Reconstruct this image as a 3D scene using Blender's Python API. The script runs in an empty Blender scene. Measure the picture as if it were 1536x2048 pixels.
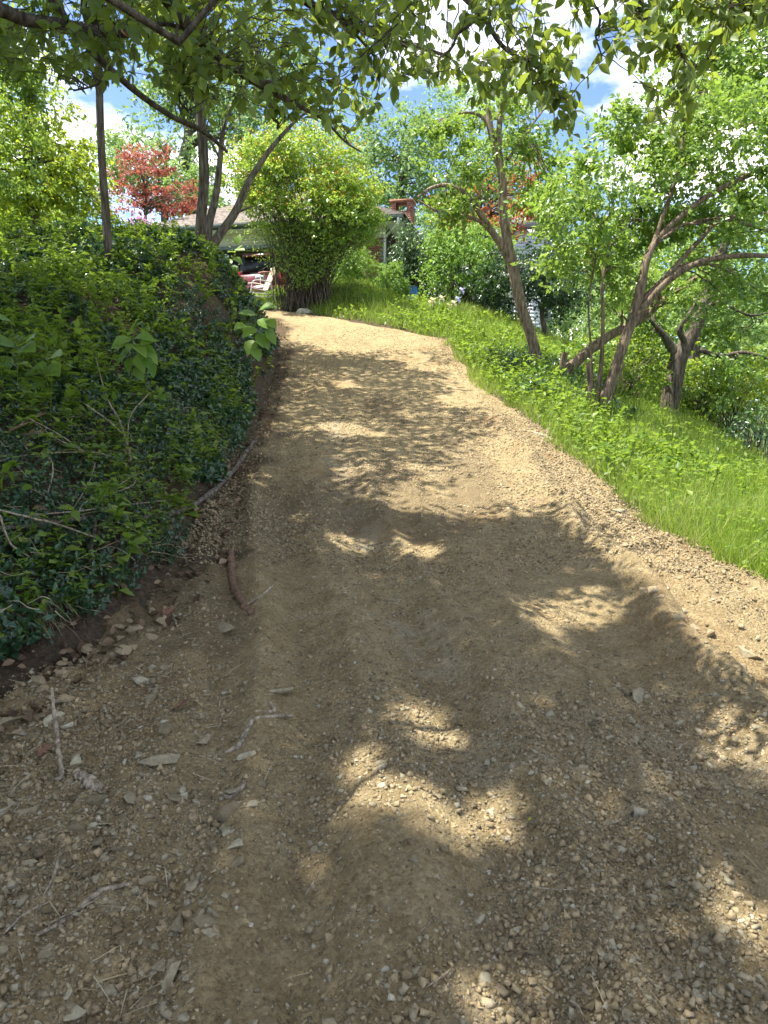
import bpy, math, random
import numpy as np
from mathutils import Vector, Matrix

# ------------------------------------------------------------------ camera, sky, sun, exposure
sc = bpy.context.scene
COL = sc.collection
FPX = 1422.0                     # focal length in photo pixels (1536 x 2048)
PITCH = math.atan(224.0 / FPX)   # the camera looks slightly down
CAMZ = 1.6
cam = bpy.data.cameras.new('camera')
cam.sensor_fit = 'VERTICAL'; cam.sensor_height = 36.0; cam.sensor_width = 27.0
cam.lens = 36.0 * FPX / 2048.0
cam.clip_start = 0.05; cam.clip_end = 3000
cam_o = bpy.data.objects.new('camera', cam); COL.objects.link(cam_o)
cam_o.location = (0, 0, CAMZ); cam_o.rotation_euler = (math.pi / 2 - PITCH, 0, 0)
sc.camera = cam_o

SUN = np.array([-0.36, 0.02, 0.93]); SUN /= np.linalg.norm(SUN)      # direction TO the sun
world = bpy.data.worlds.new('World'); sc.world = world; world.use_nodes = True
wn = world.node_tree.nodes; wl = world.node_tree.links
bg = wn['Background']; bg.inputs[1].default_value = 0.15
sky = wn.new('ShaderNodeTexSky'); sky.sky_type = 'NISHITA'; sky.sun_disc = False
sky.sun_elevation = math.asin(SUN[2]); sky.sun_rotation = math.atan2(SUN[0], SUN[1])
sky.air_density = 0.45; sky.dust_density = 0.1; sky.ozone_density = 2.0
tc = wn.new('ShaderNodeTexCoord'); mp = wn.new('ShaderNodeMapping'); mp.inputs['Scale'].default_value = (1, 1, 2.2)
mp.inputs['Location'].default_value = (0.31, 0.1, 0.0)
nz = wn.new('ShaderNodeTexNoise'); nz.inputs['Scale'].default_value = 2.6; nz.inputs['Detail'].default_value = 8; nz.inputs['Roughness'].default_value = 0.58
rp = wn.new('ShaderNodeValToRGB'); rp.color_ramp.elements[0].position = 0.485; rp.color_ramp.elements[1].position = 0.625
mxs = wn.new('ShaderNodeMix'); mxs.data_type = 'RGBA'
wl.new(tc.outputs['Generated'], mp.inputs[0]); wl.new(mp.outputs[0], nz.inputs['Vector']); wl.new(nz.outputs[0], rp.inputs[0])
wl.new(rp.outputs[0], mxs.inputs[0]); wl.new(sky.outputs[0], mxs.inputs[6]); mxs.inputs[7].default_value = (6.8, 6.6, 6.3, 1)
wl.new(mxs.outputs[2], bg.inputs[0])

sl = bpy.data.lights.new('sun', 'SUN'); sl.energy = 4.8; sl.angle = math.radians(0.53); sl.color = (1.0, 0.955, 0.87)
so = bpy.data.objects.new('sun', sl); COL.objects.link(so); so.location = (-20, 15, 60)
so.rotation_euler = Vector(SUN).to_track_quat('Z', 'Y').to_euler()

sc.view_settings.view_transform = 'Standard'; sc.view_settings.look = 'None'
sc.view_settings.exposure = 1.68; sc.view_settings.gamma = 1.0; sc.view_settings.use_curve_mapping = False
sc.render.engine = 'CYCLES'
cy = sc.cycles
cy.max_bounces = 7; cy.diffuse_bounces = 4; cy.glossy_bounces = 2; cy.transmission_bounces = 5; cy.transparent_max_bounces = 4
cy.use_denoising = True; cy.sample_clamp_indirect = 4.0
try: cy.denoiser = 'OPENIMAGEDENOISE'; cy.denoising_prefilter = 'ACCURATE'
except Exception: pass

rng = np.random.default_rng(7); random.seed(7)
CP, SP = math.cos(PITCH), math.sin(PITCH)

# ------------------------------------------------------------------ pixel <-> place helpers
def ray(px, py):
    cx = (px - 768.0) / FPX; cyy = (1024.0 - py) / FPX
    return np.array([cx, CP + cyy * SP, -SP + cyy * CP])
def at(px, py, Y):
    d = ray(px, py); t = Y / d[1]
    return np.array([0, 0, CAMZ]) + d * t
def m_per_px(Y): return Y / 1.03 / FPX
def to_px(P):
    P = np.atleast_2d(P); x, y, z = P[:, 0], P[:, 1], P[:, 2] - CAMZ
    dep = y * CP - z * SP; up = y * SP + z * CP
    return np.stack([768 + FPX * x / dep, 1024 - FPX * up / dep, dep], 1)

# ------------------------------------------------------------------ noise
def _h(ix, iy, s):
    v = np.sin(ix * 127.1 + iy * 311.7 + s * 74.7) * 43758.5453
    return v - np.floor(v)
def vn(x, y, s=0):
    ix, iy = np.floor(x), np.floor(y); fx, fy = x - ix, y - iy
    fx = fx * fx * (3 - 2 * fx); fy = fy * fy * (3 - 2 * fy)
    a, b = _h(ix, iy, s), _h(ix + 1, iy, s); c, d = _h(ix, iy + 1, s), _h(ix + 1, iy + 1, s)
    return (a + (b - a) * fx) * (1 - fy) + (c + (d - c) * fx) * fy - 0.5
def fbm(x, y, o=4, s=0, g=0.5):
    r = 0; a = 1.0
    for i in range(o):
        r = r + a * vn(x, y, s + i * 3.1); x = x * 2.03 + 5.1; y = y * 2.03 - 3.7; a *= g
    return r
def sst(a, b, x):
    t = np.clip((x - a) / (b - a), 0, 1); return t * t * (3 - 2 * t)

# ------------------------------------------------------------------ terrain
def zb(y):
    y = np.asarray(y, float)
    yc = np.clip(y, 0, 19)
    z = 0.08 * yc + 0.006 * yc ** 2 + 0.25 * np.clip(y - 19, 0, 3) + 0.08 * np.clip(y, -60, 0)
    return z
XL_Y = [-3, 0, 2, 3, 3.6, 4.1, 6, 8.8, 12.3, 15.3, 18.5, 19.5, 20.5]
XL_X = [-3.4, -2.5, -1.95, -1.63, -1.4, -1.3, -1.45, -1.66, -1.93, -2.24, -2.7, -3.6, -6]
XG_Y = [-3, 0, 3, 4.8, 5.5, 7, 9, 12, 16.5, 17.5, 18.6, 19.7, 20.5]
XG_X = [5, 4.2, 3.3, 2.7, 2.3, 2.15, 2.05, 1.6, 1.4, 0.4, -0.87, -2, -3]
def xl(y): return np.interp(y, XL_Y, XL_X)
def xg(y): return np.interp(y, XG_Y, XG_X)
def ytop(x): return 16.5 + (1.4 - x) * 0.94
def G0(x, y):
    x = np.asarray(x, float); y = np.asarray(y, float)
    z = zb(y)
    xlb = np.where(y > 18.5, -2.7, xl(y))
    dl = np.clip(xlb - x, 0, None)
    k = np.clip((y - 4) / 9.0, 0, 1)
    H = (1.5 + 0.8 * k) * (1 - sst(13.3, 18.0, y)) * sst(-6, 2, y); L = 1.8 - 1.2 * k
    z = z + H * (1 - np.exp(-dl / L))
    xe = np.where(y < 16.5, xg(y), 1.4)
    dr = np.clip(x - xe, 0, 12)
    z = z - 0.15 * dr - 0.034 * dr * dr
    z = z - 0.2 * np.clip(np.minimum(x, xe) - 1.6, 0, None) * (1 - sst(8, 10, y))
    pad = sst(1.2, -1.0, x) * sst(0, 2.6, y - ytop(np.clip(x, -6, 1.4)))
    z = z + 0.5 * pad
    return z
def inside(x, y):    # >0 inside the dirt drive
    return np.minimum(x - xl(y), xg(y) - x)
def G(x, y):
    z = G0(x, y)
    off = np.clip(-inside(x, y), 0, 1.5) / 1.5
    fl = 1 - sst(21.5, 24, y) * sst(3, 0, np.abs(x) - 8)
    return z + off * fl * (0.3 * fbm(x * 0.8, y * 0.8, 3, 1) + 0.09 * fbm(x * 3.3, y * 3.3, 3, 2))
def hit(px, py, far=90.0):
    d = ray(px, py); d = d / d[1]; o = np.array([0, 0, CAMZ])
    t0 = 0.8
    while t0 < far:
        t1 = t0 + 0.05 + t0 * 0.01; p = o + d * t1
        if p[2] < float(G(p[0], p[1])):
            for _ in range(18):
                tm = 0.5 * (t0 + t1); p = o + d * tm
                if p[2] < float(G(p[0], p[1])): t1 = tm
                else: t0 = tm
            p = o + d * t1; return p
        t0 = t1
    return o + d * far
def on(x, y, dz=0.0): return np.array([x, y, float(G(x, y)) + dz])

# ------------------------------------------------------------------ mesh helpers
def new_mesh(name, V, faces, mat=None, smooth=False):
    """faces: list of (n,k) int arrays"""
    me = bpy.data.meshes.new(name)
    V = np.ascontiguousarray(V, np.float32)
    faces = [np.asarray(f, np.int32) for f in faces if len(f)]
    loops = np.concatenate([f.ravel() for f in faces])
    tot = np.concatenate([np.full(len(f), f.shape[1], np.int32) for f in faces])
    st = np.concatenate([[0], np.cumsum(tot)[:-1]]).astype(np.int32)
    me.vertices.add(len(V)); me.vertices.foreach_set('co', V.ravel())
    me.loops.add(len(loops)); me.loops.foreach_set('vertex_index', loops)
    me.polygons.add(len(tot)); me.polygons.foreach_set('loop_start', st); me.polygons.foreach_set('loop_total', tot)
    if smooth: me.polygons.foreach_set('use_smooth', np.ones(len(tot), bool))
    me.update(calc_edges=True)
    if mat is not None: me.materials.append(mat)
    return me
def link(name, me, parent=None, loc=None):
    o = bpy.data.objects.new(name, me); COL.objects.link(o)
    if loc is not None: o.location = tuple(loc)
    if parent is not None: o.parent = parent
    return o
def empty(name, loc=(0, 0, 0), rz=0):
    o = bpy.data.objects.new(name, None); COL.objects.link(o); o.location = tuple(loc); o.rotation_euler[2] = rz
    o.empty_display_size = 0.1
    return o
def tag(o, label=None, cat=None, group=None, kind=None):
    if label: o['label'] = label
    if cat: o['category'] = cat
    if group: o['group'] = group
    if kind: o['kind'] = kind
    return o
def part(name, V, faces, mat, parent, base=(0, 0, 0), smooth=False, kind=None):
    """V given in world space, parent Empty unrotated at base"""
    o = link(name, new_mesh(name, np.asarray(V) - np.asarray(base), faces, mat, smooth), parent)
    if kind: o['kind'] = kind
    return o
class MB:
    def __init__(s): s.V = []; s.F = {}; s.n = 0
    def add(s, V, F):
        V = np.asarray(V, float); s.V.append(V)
        for f in F:
            f = np.asarray(f, int)
            if f.size: s.F.setdefault(f.shape[1], []).append(f + s.n)
        s.n += len(V)
    def box(s, a, b, M=None):
        (x0, y0, z0), (x1, y1, z1) = a, b
        V = np.array([[x0, y0, z0], [x1, y0, z0], [x1, y1, z0], [x0, y1, z0], [x0, y0, z1], [x1, y0, z1], [x1, y1, z1], [x0, y1, z1]], float)
        if M is not None: V = V @ np.asarray(M)[:3, :3].T + np.asarray(M)[:3, 3]
        s.add(V, [[[0, 3, 2, 1], [4, 5, 6, 7], [0, 1, 5, 4], [1, 2, 6, 5], [2, 3, 7, 6], [3, 0, 4, 7]]])
    def tube(s, P, R, k=7, cap=True):
        V, F = tube(P, R, k); s.add(V, F)
        if cap:
            n = len(P)
            s.F.setdefault(k, []).append(np.array([list(range(k))[::-1]]) + s.n - len(V))
            s.F.setdefault(k, []).append(np.array([[(n - 1) * k + i for i in range(k)]]) + s.n - len(V))
    def arrays(s): return np.concatenate(s.V), [np.concatenate(v) for v in s.F.values()]
    def build(s, name, mat, parent=None, base=None, smooth=False):
        V, F = s.arrays()
        if base is not None: V = V - np.asarray(base)
        return link(name, new_mesh(name, V, F, mat, smooth), parent)
def frames(P):
    P = np.asarray(P, float); T = np.gradient(P, axis=0); T /= np.linalg.norm(T, axis=1)[:, None] + 1e-9
    ref = np.array([0.31, 0.9, 0.29]) if abs(T[0] @ np.array([0.31, 0.9, 0.29])) < 0.9 else np.array([1.0, 0, 0])
    N = []; n = np.cross(T[0], ref); n /= np.linalg.norm(n)
    for t in T:
        n = n - t * (n @ t); n /= np.linalg.norm(n) + 1e-9; N.append(n)
    N = np.array(N); return T, N, np.cross(T, N)
def tube(P, R, k=7, lump=0.0):
    P = np.asarray(P, float); R = np.asarray(R, float) * np.ones(len(P))
    T, N, B = frames(P); a = np.arange(k) * 2 * math.pi / k
    rr = R[:, None] * (1 + lump * rng.uniform(-1, 1, (len(P), k)))
    V = P[:, None, :] + rr[:, :, None] * (np.cos(a)[None, :, None] * N[:, None, :] + np.sin(a)[None, :, None] * B[:, None, :])
    n = len(P); i = np.arange(n - 1)[:, None] * k; j = np.arange(k)[None, :]; j2 = (j + 1) % k
    F = np.stack([i + j, i + j2, i + k + j2, i + k + j], -1).reshape(-1, 4)
    return V.reshape(-1, 3), [F]
def crm(P, n):
    """Catmull-Rom resample of a polyline with any number of columns"""
    P = np.asarray(P, float); m = len(P)
    Q = np.vstack([2 * P[0] - P[1], P, 2 * P[-1] - P[-2]])
    t = np.linspace(0, m - 1 - 1e-6, n); i = np.floor(t).astype(int); f = (t - i)[:, None]
    a, b, c, d = Q[i], Q[i + 1], Q[i + 2], Q[i + 3]
    return 0.5 * ((2 * b) + (-a + c) * f + (2 * a - 5 * b + 4 * c - d) * f ** 2 + (-a + 3 * b - 3 * c + d) * f ** 3)
def limb(L, n=None):
    """list of (px,py,Y,radius_px) -> points, radii in metres"""
    P = np.array([list(at(a, b, c)) + [r * m_per_px(c)] for a, b, c, r in L])
    Q = crm(P, n or len(L) * 5); return Q[:, :3], np.clip(Q[:, 3], 0.002, None)
def wob(P, a, f=3.0, s=0):
    P = np.array(P, float); n = len(P); t = np.linspace(0, f * 6.28, n)
    P[:, 0] += a * np.sin(t + s); P[:, 1] += a * np.cos(t * 1.3 + s * 2); return P
def unit(v): return v / (np.linalg.norm(v, axis=-1, keepdims=True) + 1e-9)
def leafR(d, n):
    y = unit(d); x = unit(np.cross(y, n)); z = np.cross(x, y)
    return np.stack([x, y, z], -1)
def rnd(n): return unit(rng.normal(size=(n, 3)))
def scatter(T, F, pos, R, s):
    s = np.asarray(s, float)
    if s.ndim == 1: s = np.repeat(s[:, None], 3, 1)
    V = np.einsum('nij,nmj->nmi', R, T[None] * s[:, None, :]) + pos[:, None, :]
    m = len(T); k = np.arange(len(pos))[:, None, None] * m
    return V.reshape(-1, 3), [(np.asarray(f)[None] + k).reshape(-1, np.asarray(f).shape[1]) for f in F]
# leaf templates (length 1 along +Y, normal +Z)
def leaf_hi(w=0.56, fold=0.16, droop=0.22):
    ys = np.array([0, .16, .4, .66, .87, 1.0]); hw = np.array([.02, .62, 1.0, .78, .32, 0.02]) * w * 0.5
    V = []
    for y, h in zip(ys, hw):
        z = -droop * y * y
        V += [[-h, y, z + fold * h * 2], [0, y, z], [h, y, z + fold * h * 2]]
    F = []
    for i in range(5):
        a = i * 3; F += [[a, a + 1, a + 4, a + 3], [a + 1, a + 2, a + 5, a + 4]]
    return np.array(V), [np.array(F)]
def leaf_lo(w=0.55, fold=0.1, droop=0.12):
    V = np.array([[0, 0, 0], [w / 2, .42, fold], [0, 1, -droop], [-w / 2, .42, fold], [0, .45, 0]])
    return V, [np.array([[0, 1, 4], [1, 2, 4], [2, 3, 4], [3, 0, 4]])]
def leaf_2(w=0.6, fold=0.1, droop=0.1):
    V = np.array([[0, 0, 0], [w / 2, .45, fold], [0, 1, -droop], [-w / 2, .45, fold]])
    return V, [np.array([[0, 1, 2], [0, 2, 3]])]
L_HI, L_LO, L_2 = leaf_hi(), leaf_lo(), leaf_2()

# ------------------------------------------------------------------ materials
def mat(name):
    m = bpy.data.materials.new(name); m.use_nodes = True
    nt = m.node_tree; b = nt.nodes['Principled BSDF']; return m, nt, b
def nd(nt, t, **k):
    n = nt.nodes.new(t)
    for a, v in k.items():
        if a in n.inputs: n.inputs[a].default_value = v
        else: setattr(n, a, v)
    return n
def ramp(nt, stops, src):
    r = nt.nodes.new('ShaderNodeValToRGB'); e = r.color_ramp.elements
    while len(e) < len(stops): e.new(0.5)
    for el, (p, c) in zip(e, stops): el.position = p; el.color = (*c, 1)
    nt.links.new(src, r.inputs[0]); return r
def leaf_mat(name, stops, tr=(0.2, 0.3, 0.03), fac=0.4, rough=0.45, spec=0.35):
    m, nt, b = mat(name)
    g = nd(nt, 'ShaderNodeNewGeometry'); r = ramp(nt, stops, g.outputs['Random Per Island'])
    nt.links.new(r.outputs[0], b.inputs['Base Color']); b.inputs['Roughness'].default_value = rough
    b.inputs['Specular IOR Level'].default_value = spec
    t = nd(nt, 'ShaderNodeBsdfTranslucent'); mxc = nd(nt, 'ShaderNodeMix', data_type='RGBA', blend_type='MULTIPLY')
    hs = nd(nt, 'ShaderNodeMix', data_type='RGBA'); hs.inputs[0].default_value = 0.6
    nt.links.new(r.outputs[0], hs.inputs[6]); hs.inputs[7].default_value = (*tr, 1); nt.links.new(hs.outputs[2], t.inputs[0])
    mx = nd(nt, 'ShaderNodeMixShader'); mx.inputs[0].default_value = fac
    nt.links.new(b.outputs[0], mx.inputs[1]); nt.links.new(t.outputs[0], mx.inputs[2])
    nt.links.new(mx.outputs[0], nt.nodes['Material Output'].inputs[0]); return m
def plain(name, c, rough=0.7, var=0.12, scale=8, bump=0.0, metal=0.0, spec=0.4):
    m, nt, b = mat(name)
    t = nd(nt, 'ShaderNodeTexCoord'); n = nd(nt, 'ShaderNodeTexNoise', Scale=scale, Detail=6.0)
    nt.links.new(t.outputs['Object'], n.inputs['Vector'])
    lo = tuple(max(0, v * (1 - var * 2)) for v in c); hi = tuple(v * (1 + var * 2) for v in c)
    r = ramp(nt, [(0.3, lo), (0.7, hi)], n.outputs[0]); nt.links.new(r.outputs[0], b.inputs['Base Color'])
    b.inputs['Roughness'].default_value = rough; b.inputs['Metallic'].default_value = metal; b.inputs['Specular IOR Level'].default_value = spec
    if bump:
        bp = nd(nt, 'ShaderNodeBump', Strength=1.0, Distance=bump); nt.links.new(n.outputs[0], bp.inputs['Height']); nt.links.new(bp.outputs[0], b.inputs['Normal'])
    return m
def bark(name, c0, c1, scale=9, bump=0.05):
    m, nt, b = mat(name)
    t = nd(nt, 'ShaderNodeTexCoord'); mpn = nd(nt, 'ShaderNodeMapping'); mpn.inputs['Scale'].default_value = (1, 1, 0.14)
    n = nd(nt, 'ShaderNodeTexNoise', Scale=scale * 3, Detail=7.0, Roughness=0.65); n2 = nd(nt, 'ShaderNodeTexNoise', Scale=2.2, Detail=3.0)
    nt.links.new(t.outputs['Object'], mpn.inputs[0]); nt.links.new(mpn.outputs[0], n.inputs['Vector']); nt.links.new(t.outputs['Object'], n2.inputs['Vector'])
    r = ramp(nt, [(0.38, c0), (0.62, c1)], n.outputs[0])
    mx = nd(nt, 'ShaderNodeMix', data_type='RGBA', blend_type='OVERLAY'); mx.inputs[0].default_value = 0.5
    nt.links.new(r.outputs[0], mx.inputs[6]); nt.links.new(n2.outputs[0], mx.inputs[7]); nt.links.new(mx.outputs[2], b.inputs['Base Color'])
    b.inputs['Roughness'].default_value = 0.9; b.inputs['Specular IOR Level'].default_value = 0.15
    bp = nd(nt, 'ShaderNodeBump', Strength=1.0, Distance=bump); nt.links.new(n.outputs[0], bp.inputs['Height']); nt.links.new(bp.outputs[0], b.inputs['Normal'])
    return m
M = {}
M['bark_dark'] = bark('bark dark', (.045, .036, .028), (.17, .14, .105))
M['bark_brown'] = bark('bark brown', (.085, .06, .042), (.29, .215, .15))
M['bark_pale'] = bark('bark pale', (.10, .075, .052), (.36, .275, .195))
M['bark_grey'] = bark('bark grey', (.06, .05, .04), (.24, .2, .155))
M['stick'] = bark('dead wood', (.12, .095, .065), (.36, .3, .215), 20, 0.004)
M['root'] = bark('root wood', (.075, .045, .028), (.2, .125, .08), 20, 0.004)
M['canopy'] = leaf_mat('overhanging leaf', [(0, (0.0438, 0.0875, 0.0175)), (0.5, (0.075, 0.1313, 0.0225)), (1, (0.1313, 0.1875, 0.035))], (0.4, 0.48, 0.05), 0.52)
M['left_lime'] = leaf_mat('lime leaf', [(0, (0.105, 0.195, 0.0225)), (0.5, (0.195, 0.3, 0.027)), (1, (0.36, 0.405, 0.03))], (0.486, 0.567, 0.041), 0.5)
M['mid'] = leaf_mat('mid green leaf', [(0, (0.065, 0.135, 0.0245)), (0.5, (0.135, 0.235, 0.038)), (1, (0.27, 0.37, 0.065))], (0.38, 0.54, 0.07), 0.4, .34, .55)
M['pale'] = leaf_mat('pale green leaf', [(0, (0.135, 0.243, 0.0675)), (0.5, (0.216, 0.3375, 0.1013)), (1, (0.297, 0.4185, 0.1485))], (0.349, 0.498, 0.1), 0.4)
M['far'] = leaf_mat('far green leaf', [(0, (0.09, 0.1725, 0.06)), (0.5, (0.15, 0.255, 0.09)), (1, (0.255, 0.36, 0.1275))], (0.324, 0.459, 0.108), 0.4)
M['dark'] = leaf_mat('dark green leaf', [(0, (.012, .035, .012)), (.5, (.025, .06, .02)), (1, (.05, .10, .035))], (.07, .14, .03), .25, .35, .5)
M['shrub'] = leaf_mat('yellow green shrub leaf', [(0, (0.09, 0.2, 0.03)), (0.45, (0.18, 0.34, 0.05)), (0.85, (0.3, 0.45, 0.07)), (1, (0.44, 0.47, 0.09))], (0.46, 0.58, 0.06), 0.5, .32, .6)
M['shrub_tip'] = leaf_mat('shrub tip leaf', [(0, (0.26, 0.325, 0.039)), (0.6, (0.442, 0.364, 0.052)), (0.85, (0.52, 0.26, 0.065)), (1, (0.494, 0.182, 0.078))], (0.508, 0.411, 0.048), 0.5)
M['red'] = leaf_mat('red maple leaf', [(0, (0.11, 0.032, 0.026)), (0.5, (0.27, 0.075, 0.055)), (1, (0.42, 0.15, 0.1))], (0.55, 0.16, 0.1), 0.45)
M['orange'] = leaf_mat('orange maple leaf', [(0, (0.16, 0.04, 0.02)), (0.5, (0.33, 0.085, 0.035)), (1, (0.36, 0.17, 0.045))], (0.5, 0.16, 0.05), 0.5)
M['box'] = leaf_mat('boxwood leaf', [(0, (0.096, 0.192, 0.032)), (0.5, (0.168, 0.304, 0.048)), (1, (0.288, 0.432, 0.08))], (0.341, 0.511, 0.071), 0.4)
M['blue_holly'] = leaf_mat('blue green leaf', [(0, (.045, .09, .035)), (.5, (.09, .155, .06)), (1, (.17, .25, .11))], (.1, .2, .06), .25, .3, .6)
M['vinca'] = leaf_mat('periwinkle leaf', [(0, (.018, .05, .022)), (.5, (.036, .085, .038)), (1, (.07, .135, .055))], (.1, .2, .04), .26, .28, .6)
M['weed'] = leaf_mat('weed leaf', [(0, (0.075, 0.14, 0.02)), (0.5, (0.135, 0.22, 0.03)), (1, (0.23, 0.3, 0.045))], (0.311, 0.448, 0.037), 0.5)
M['grass'] = leaf_mat('grass blade', [(0, (0.09, 0.165, 0.02)), (0.5, (0.175, 0.275, 0.03)), (0.9, (0.27, 0.35, 0.05)), (1, (0.405, 0.3645, 0.135))], (0.373, 0.523, 0.05), 0.5)
M['straw'] = leaf_mat('dry straw', [(0, (.2, .16, .09)), (.5, (.33, .28, .17)), (1, (.46, .4, .27))], (.3, .25, .12), .15, .8, .1)
M['litter'] = leaf_mat('dead leaf', [(0, (.07, .045, .028)), (.5, (.14, .095, .058)), (.85, (.22, .155, .1)), (1, (.32, .24, .15))], (.2, .12, .05), .15, .8, .15)
M['pink'] = leaf_mat('pink petal', [(0, (.6, .2, .42)), (1, (.75, .4, .6))], (.8, .4, .6), .3)
M['cream'] = leaf_mat('cream petal', [(0, (.62, .55, .3)), (1, (.75, .7, .5))], (.75, .68, .4), .35)
M['purple'] = leaf_mat('lilac petal', [(0, (.38, .36, .62)), (1, (.6, .58, .78))], (.5, .48, .75), .35)
M['blueflower'] = leaf_mat('pale blue petal', [(0, (.3, .5, .7)), (1, (.55, .7, .85))], (.5, .65, .8), .3)

# ------------------------------------------------------------------ ground and driveway
def ground_mat():
    m, nt, b = mat('hillside soil'); L = nt.links
    t = nd(nt, 'ShaderNodeTexCoord'); n1 = nd(nt, 'ShaderNodeTexNoise', Scale=1.7, Detail=8.0, Roughness=0.62); n2 = nd(nt, 'ShaderNodeTexNoise', Scale=38.0, Detail=6.0, Roughness=0.7)
    for n in (n1, n2): L.new(t.outputs['Object'], n.inputs['Vector'])
    soil = ramp(nt, [(.3, (.045, .032, .022)), (.55, (.095, .07, .045)), (.75, (.17, .13, .085))], n2.outputs[0])
    turf = ramp(nt, [(.3, (.03, .05, .012)), (.55, (.06, .10, .018)), (.75, (.10, .14, .03))], n2.outputs[0])
    a = nd(nt, 'ShaderNodeAttribute', attribute_name='lawn')
    ad = nd(nt, 'ShaderNodeMath', operation='ADD'); L.new(a.outputs['Fac'], ad.inputs[0]); mu = nd(nt, 'ShaderNodeMath', operation='MULTIPLY_ADD')
    L.new(n1.outputs[0], mu.inputs[0]); mu.inputs[1].default_value = 0.7; mu.inputs[2].default_value = -0.35; L.new(mu.outputs[0], ad.inputs[1]); ad.use_clamp = True
    mx = nd(nt, 'ShaderNodeMix', data_type='RGBA'); L.new(ad.outputs[0], mx.inputs[0]); L.new(soil.outputs[0], mx.inputs[6]); L.new(turf.outputs[0], mx.inputs[7])
    L.new(mx.outputs[2], b.inputs['Base Color']); b.inputs['Roughness'].default_value = 0.95; b.inputs['Specular IOR Level'].default_value = 0.1
    bp = nd(nt, 'ShaderNodeBump', Strength=1.0, Distance=0.04); L.new(n2.outputs[0], bp.inputs['Height']); L.new(bp.outputs[0], b.inputs['Normal'])
    return m
def dirt_mat():
    m, nt, b = mat('graded dirt'); L = nt.links
    t = nd(nt, 'ShaderNodeTexCoord')
    big = nd(nt, 'ShaderNodeTexNoise', Scale=0.9, Detail=5.0, Roughness=0.6); med = nd(nt, 'ShaderNodeTexNoise', Scale=7.0, Detail=7.0, Roughness=0.68)
    fin = nd(nt, 'ShaderNodeTexNoise', Scale=85.0, Detail=6.0, Roughness=0.75); vor = nd(nt, 'ShaderNodeTexVoronoi', Scale=60.0); vor2 = nd(nt, 'ShaderNodeTexVoronoi', Scale=140.0)
    for n in (big, med, fin, vor, vor2): L.new(t.outputs['Object'], n.inputs['Vector'])
    base = ramp(nt, [(.28, (.295, .222, .112)), (.5, (.43, .33, .178)), (.75, (.51, .41, .235))], med.outputs[0])
    red = ramp(nt, [(.56, (0, 0, 0)), (.74, (.6, .6, .6))], big.outputs[0])
    mx1 = nd(nt, 'ShaderNodeMix', data_type='RGBA'); L.new(red.outputs[0], mx1.inputs[0]); L.new(base.outputs[0], mx1.inputs[6]); mx1.inputs[7].default_value = (.3, .18, .085, 1)
    sp = ramp(nt, [(.3, (.42, .4, .37)), (.46, (.9, .9, .9)), (.75, (1.32, 1.32, 1.32))], fin.outputs[0])
    mx2 = nd(nt, 'ShaderNodeMix', data_type='RGBA', blend_type='MULTIPLY'); mx2.inputs[0].default_value = 1.0
    L.new(mx1.outputs[2], mx2.inputs[6]); L.new(sp.outputs[0], mx2.inputs[7])
    # small embedded grit: every voronoi cell gets its own tone
    gr = ramp(nt, [(0, (.66, .64, .6)), (.7, (1, 1, 1)), (.93, (1.18, 1.2, 1.2)), (1, (1.45, 1.5, 1.5))], vor.outputs['Color'])
    mx3 = nd(nt, 'ShaderNodeMix', data_type='RGBA', blend_type='MULTIPLY'); mx3.inputs[0].default_value = 0.8
    L.new(mx2.outputs[2], mx3.inputs[6]); L.new(gr.outputs[0], mx3.inputs[7])
    a = nd(nt, 'ShaderNodeAttribute', attribute_name='chalk')
    ck = nd(nt, 'ShaderNodeMath', operation='MULTIPLY'); L.new(a.outputs['Fac'], ck.inputs[0]); ckr = ramp(nt, [(.42, (0, 0, 0)), (.62, (1, 1, 1))], med.outputs[0]); L.new(ckr.outputs[0], ck.inputs[1])
    mx4 = nd(nt, 'ShaderNodeMix', data_type='RGBA'); L.new(ck.outputs[0], mx4.inputs[0]); L.new(mx3.outputs[2], mx4.inputs[6]); mx4.inputs[7].default_value = (.42, .39, .31, 1)
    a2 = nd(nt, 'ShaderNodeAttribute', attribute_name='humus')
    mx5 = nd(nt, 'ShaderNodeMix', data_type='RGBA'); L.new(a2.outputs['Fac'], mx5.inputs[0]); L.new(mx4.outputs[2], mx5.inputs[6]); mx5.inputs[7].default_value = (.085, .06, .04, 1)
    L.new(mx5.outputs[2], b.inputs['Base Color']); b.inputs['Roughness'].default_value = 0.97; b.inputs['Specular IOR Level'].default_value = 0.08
    h = nd(nt, 'ShaderNodeMath', operation='ADD'); h2 = nd(nt, 'ShaderNodeMath', operation='MULTIPLY_ADD'); h2.inputs[1].default_value = -0.5; L.new(vor.outputs['Distance'], h2.inputs[0]); L.new(fin.outputs[0], h2.inputs[2])
    h3 = nd(nt, 'ShaderNodeMath', operation='MULTIPLY_ADD'); h3.inputs[1].default_value = 1.6; L.new(med.outputs[0], h3.inputs[0]); L.new(h2.outputs[0], h3.inputs[2])
    bp = nd(nt, 'ShaderNodeBump', Strength=1.0, Distance=0.034); L.new(h3.outputs[0], bp.inputs['Height']); L.new(bp.outputs[0], b.inputs['Normal'])
    return m
def grid_faces(nr, nc):
    i = np.arange(nr - 1)[:, None] * nc; j = np.arange(nc - 1)[None, :]
    return np.stack([i + j, i + j + 1, i + nc + j + 1, i + nc + j], -1).reshape(-1, 4)
def fattr(me, name, vals):
    a = me.attributes.new(name, 'FLOAT', 'POINT'); a.data.foreach_set('value', np.ascontiguousarray(vals, np.float32))

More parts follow.
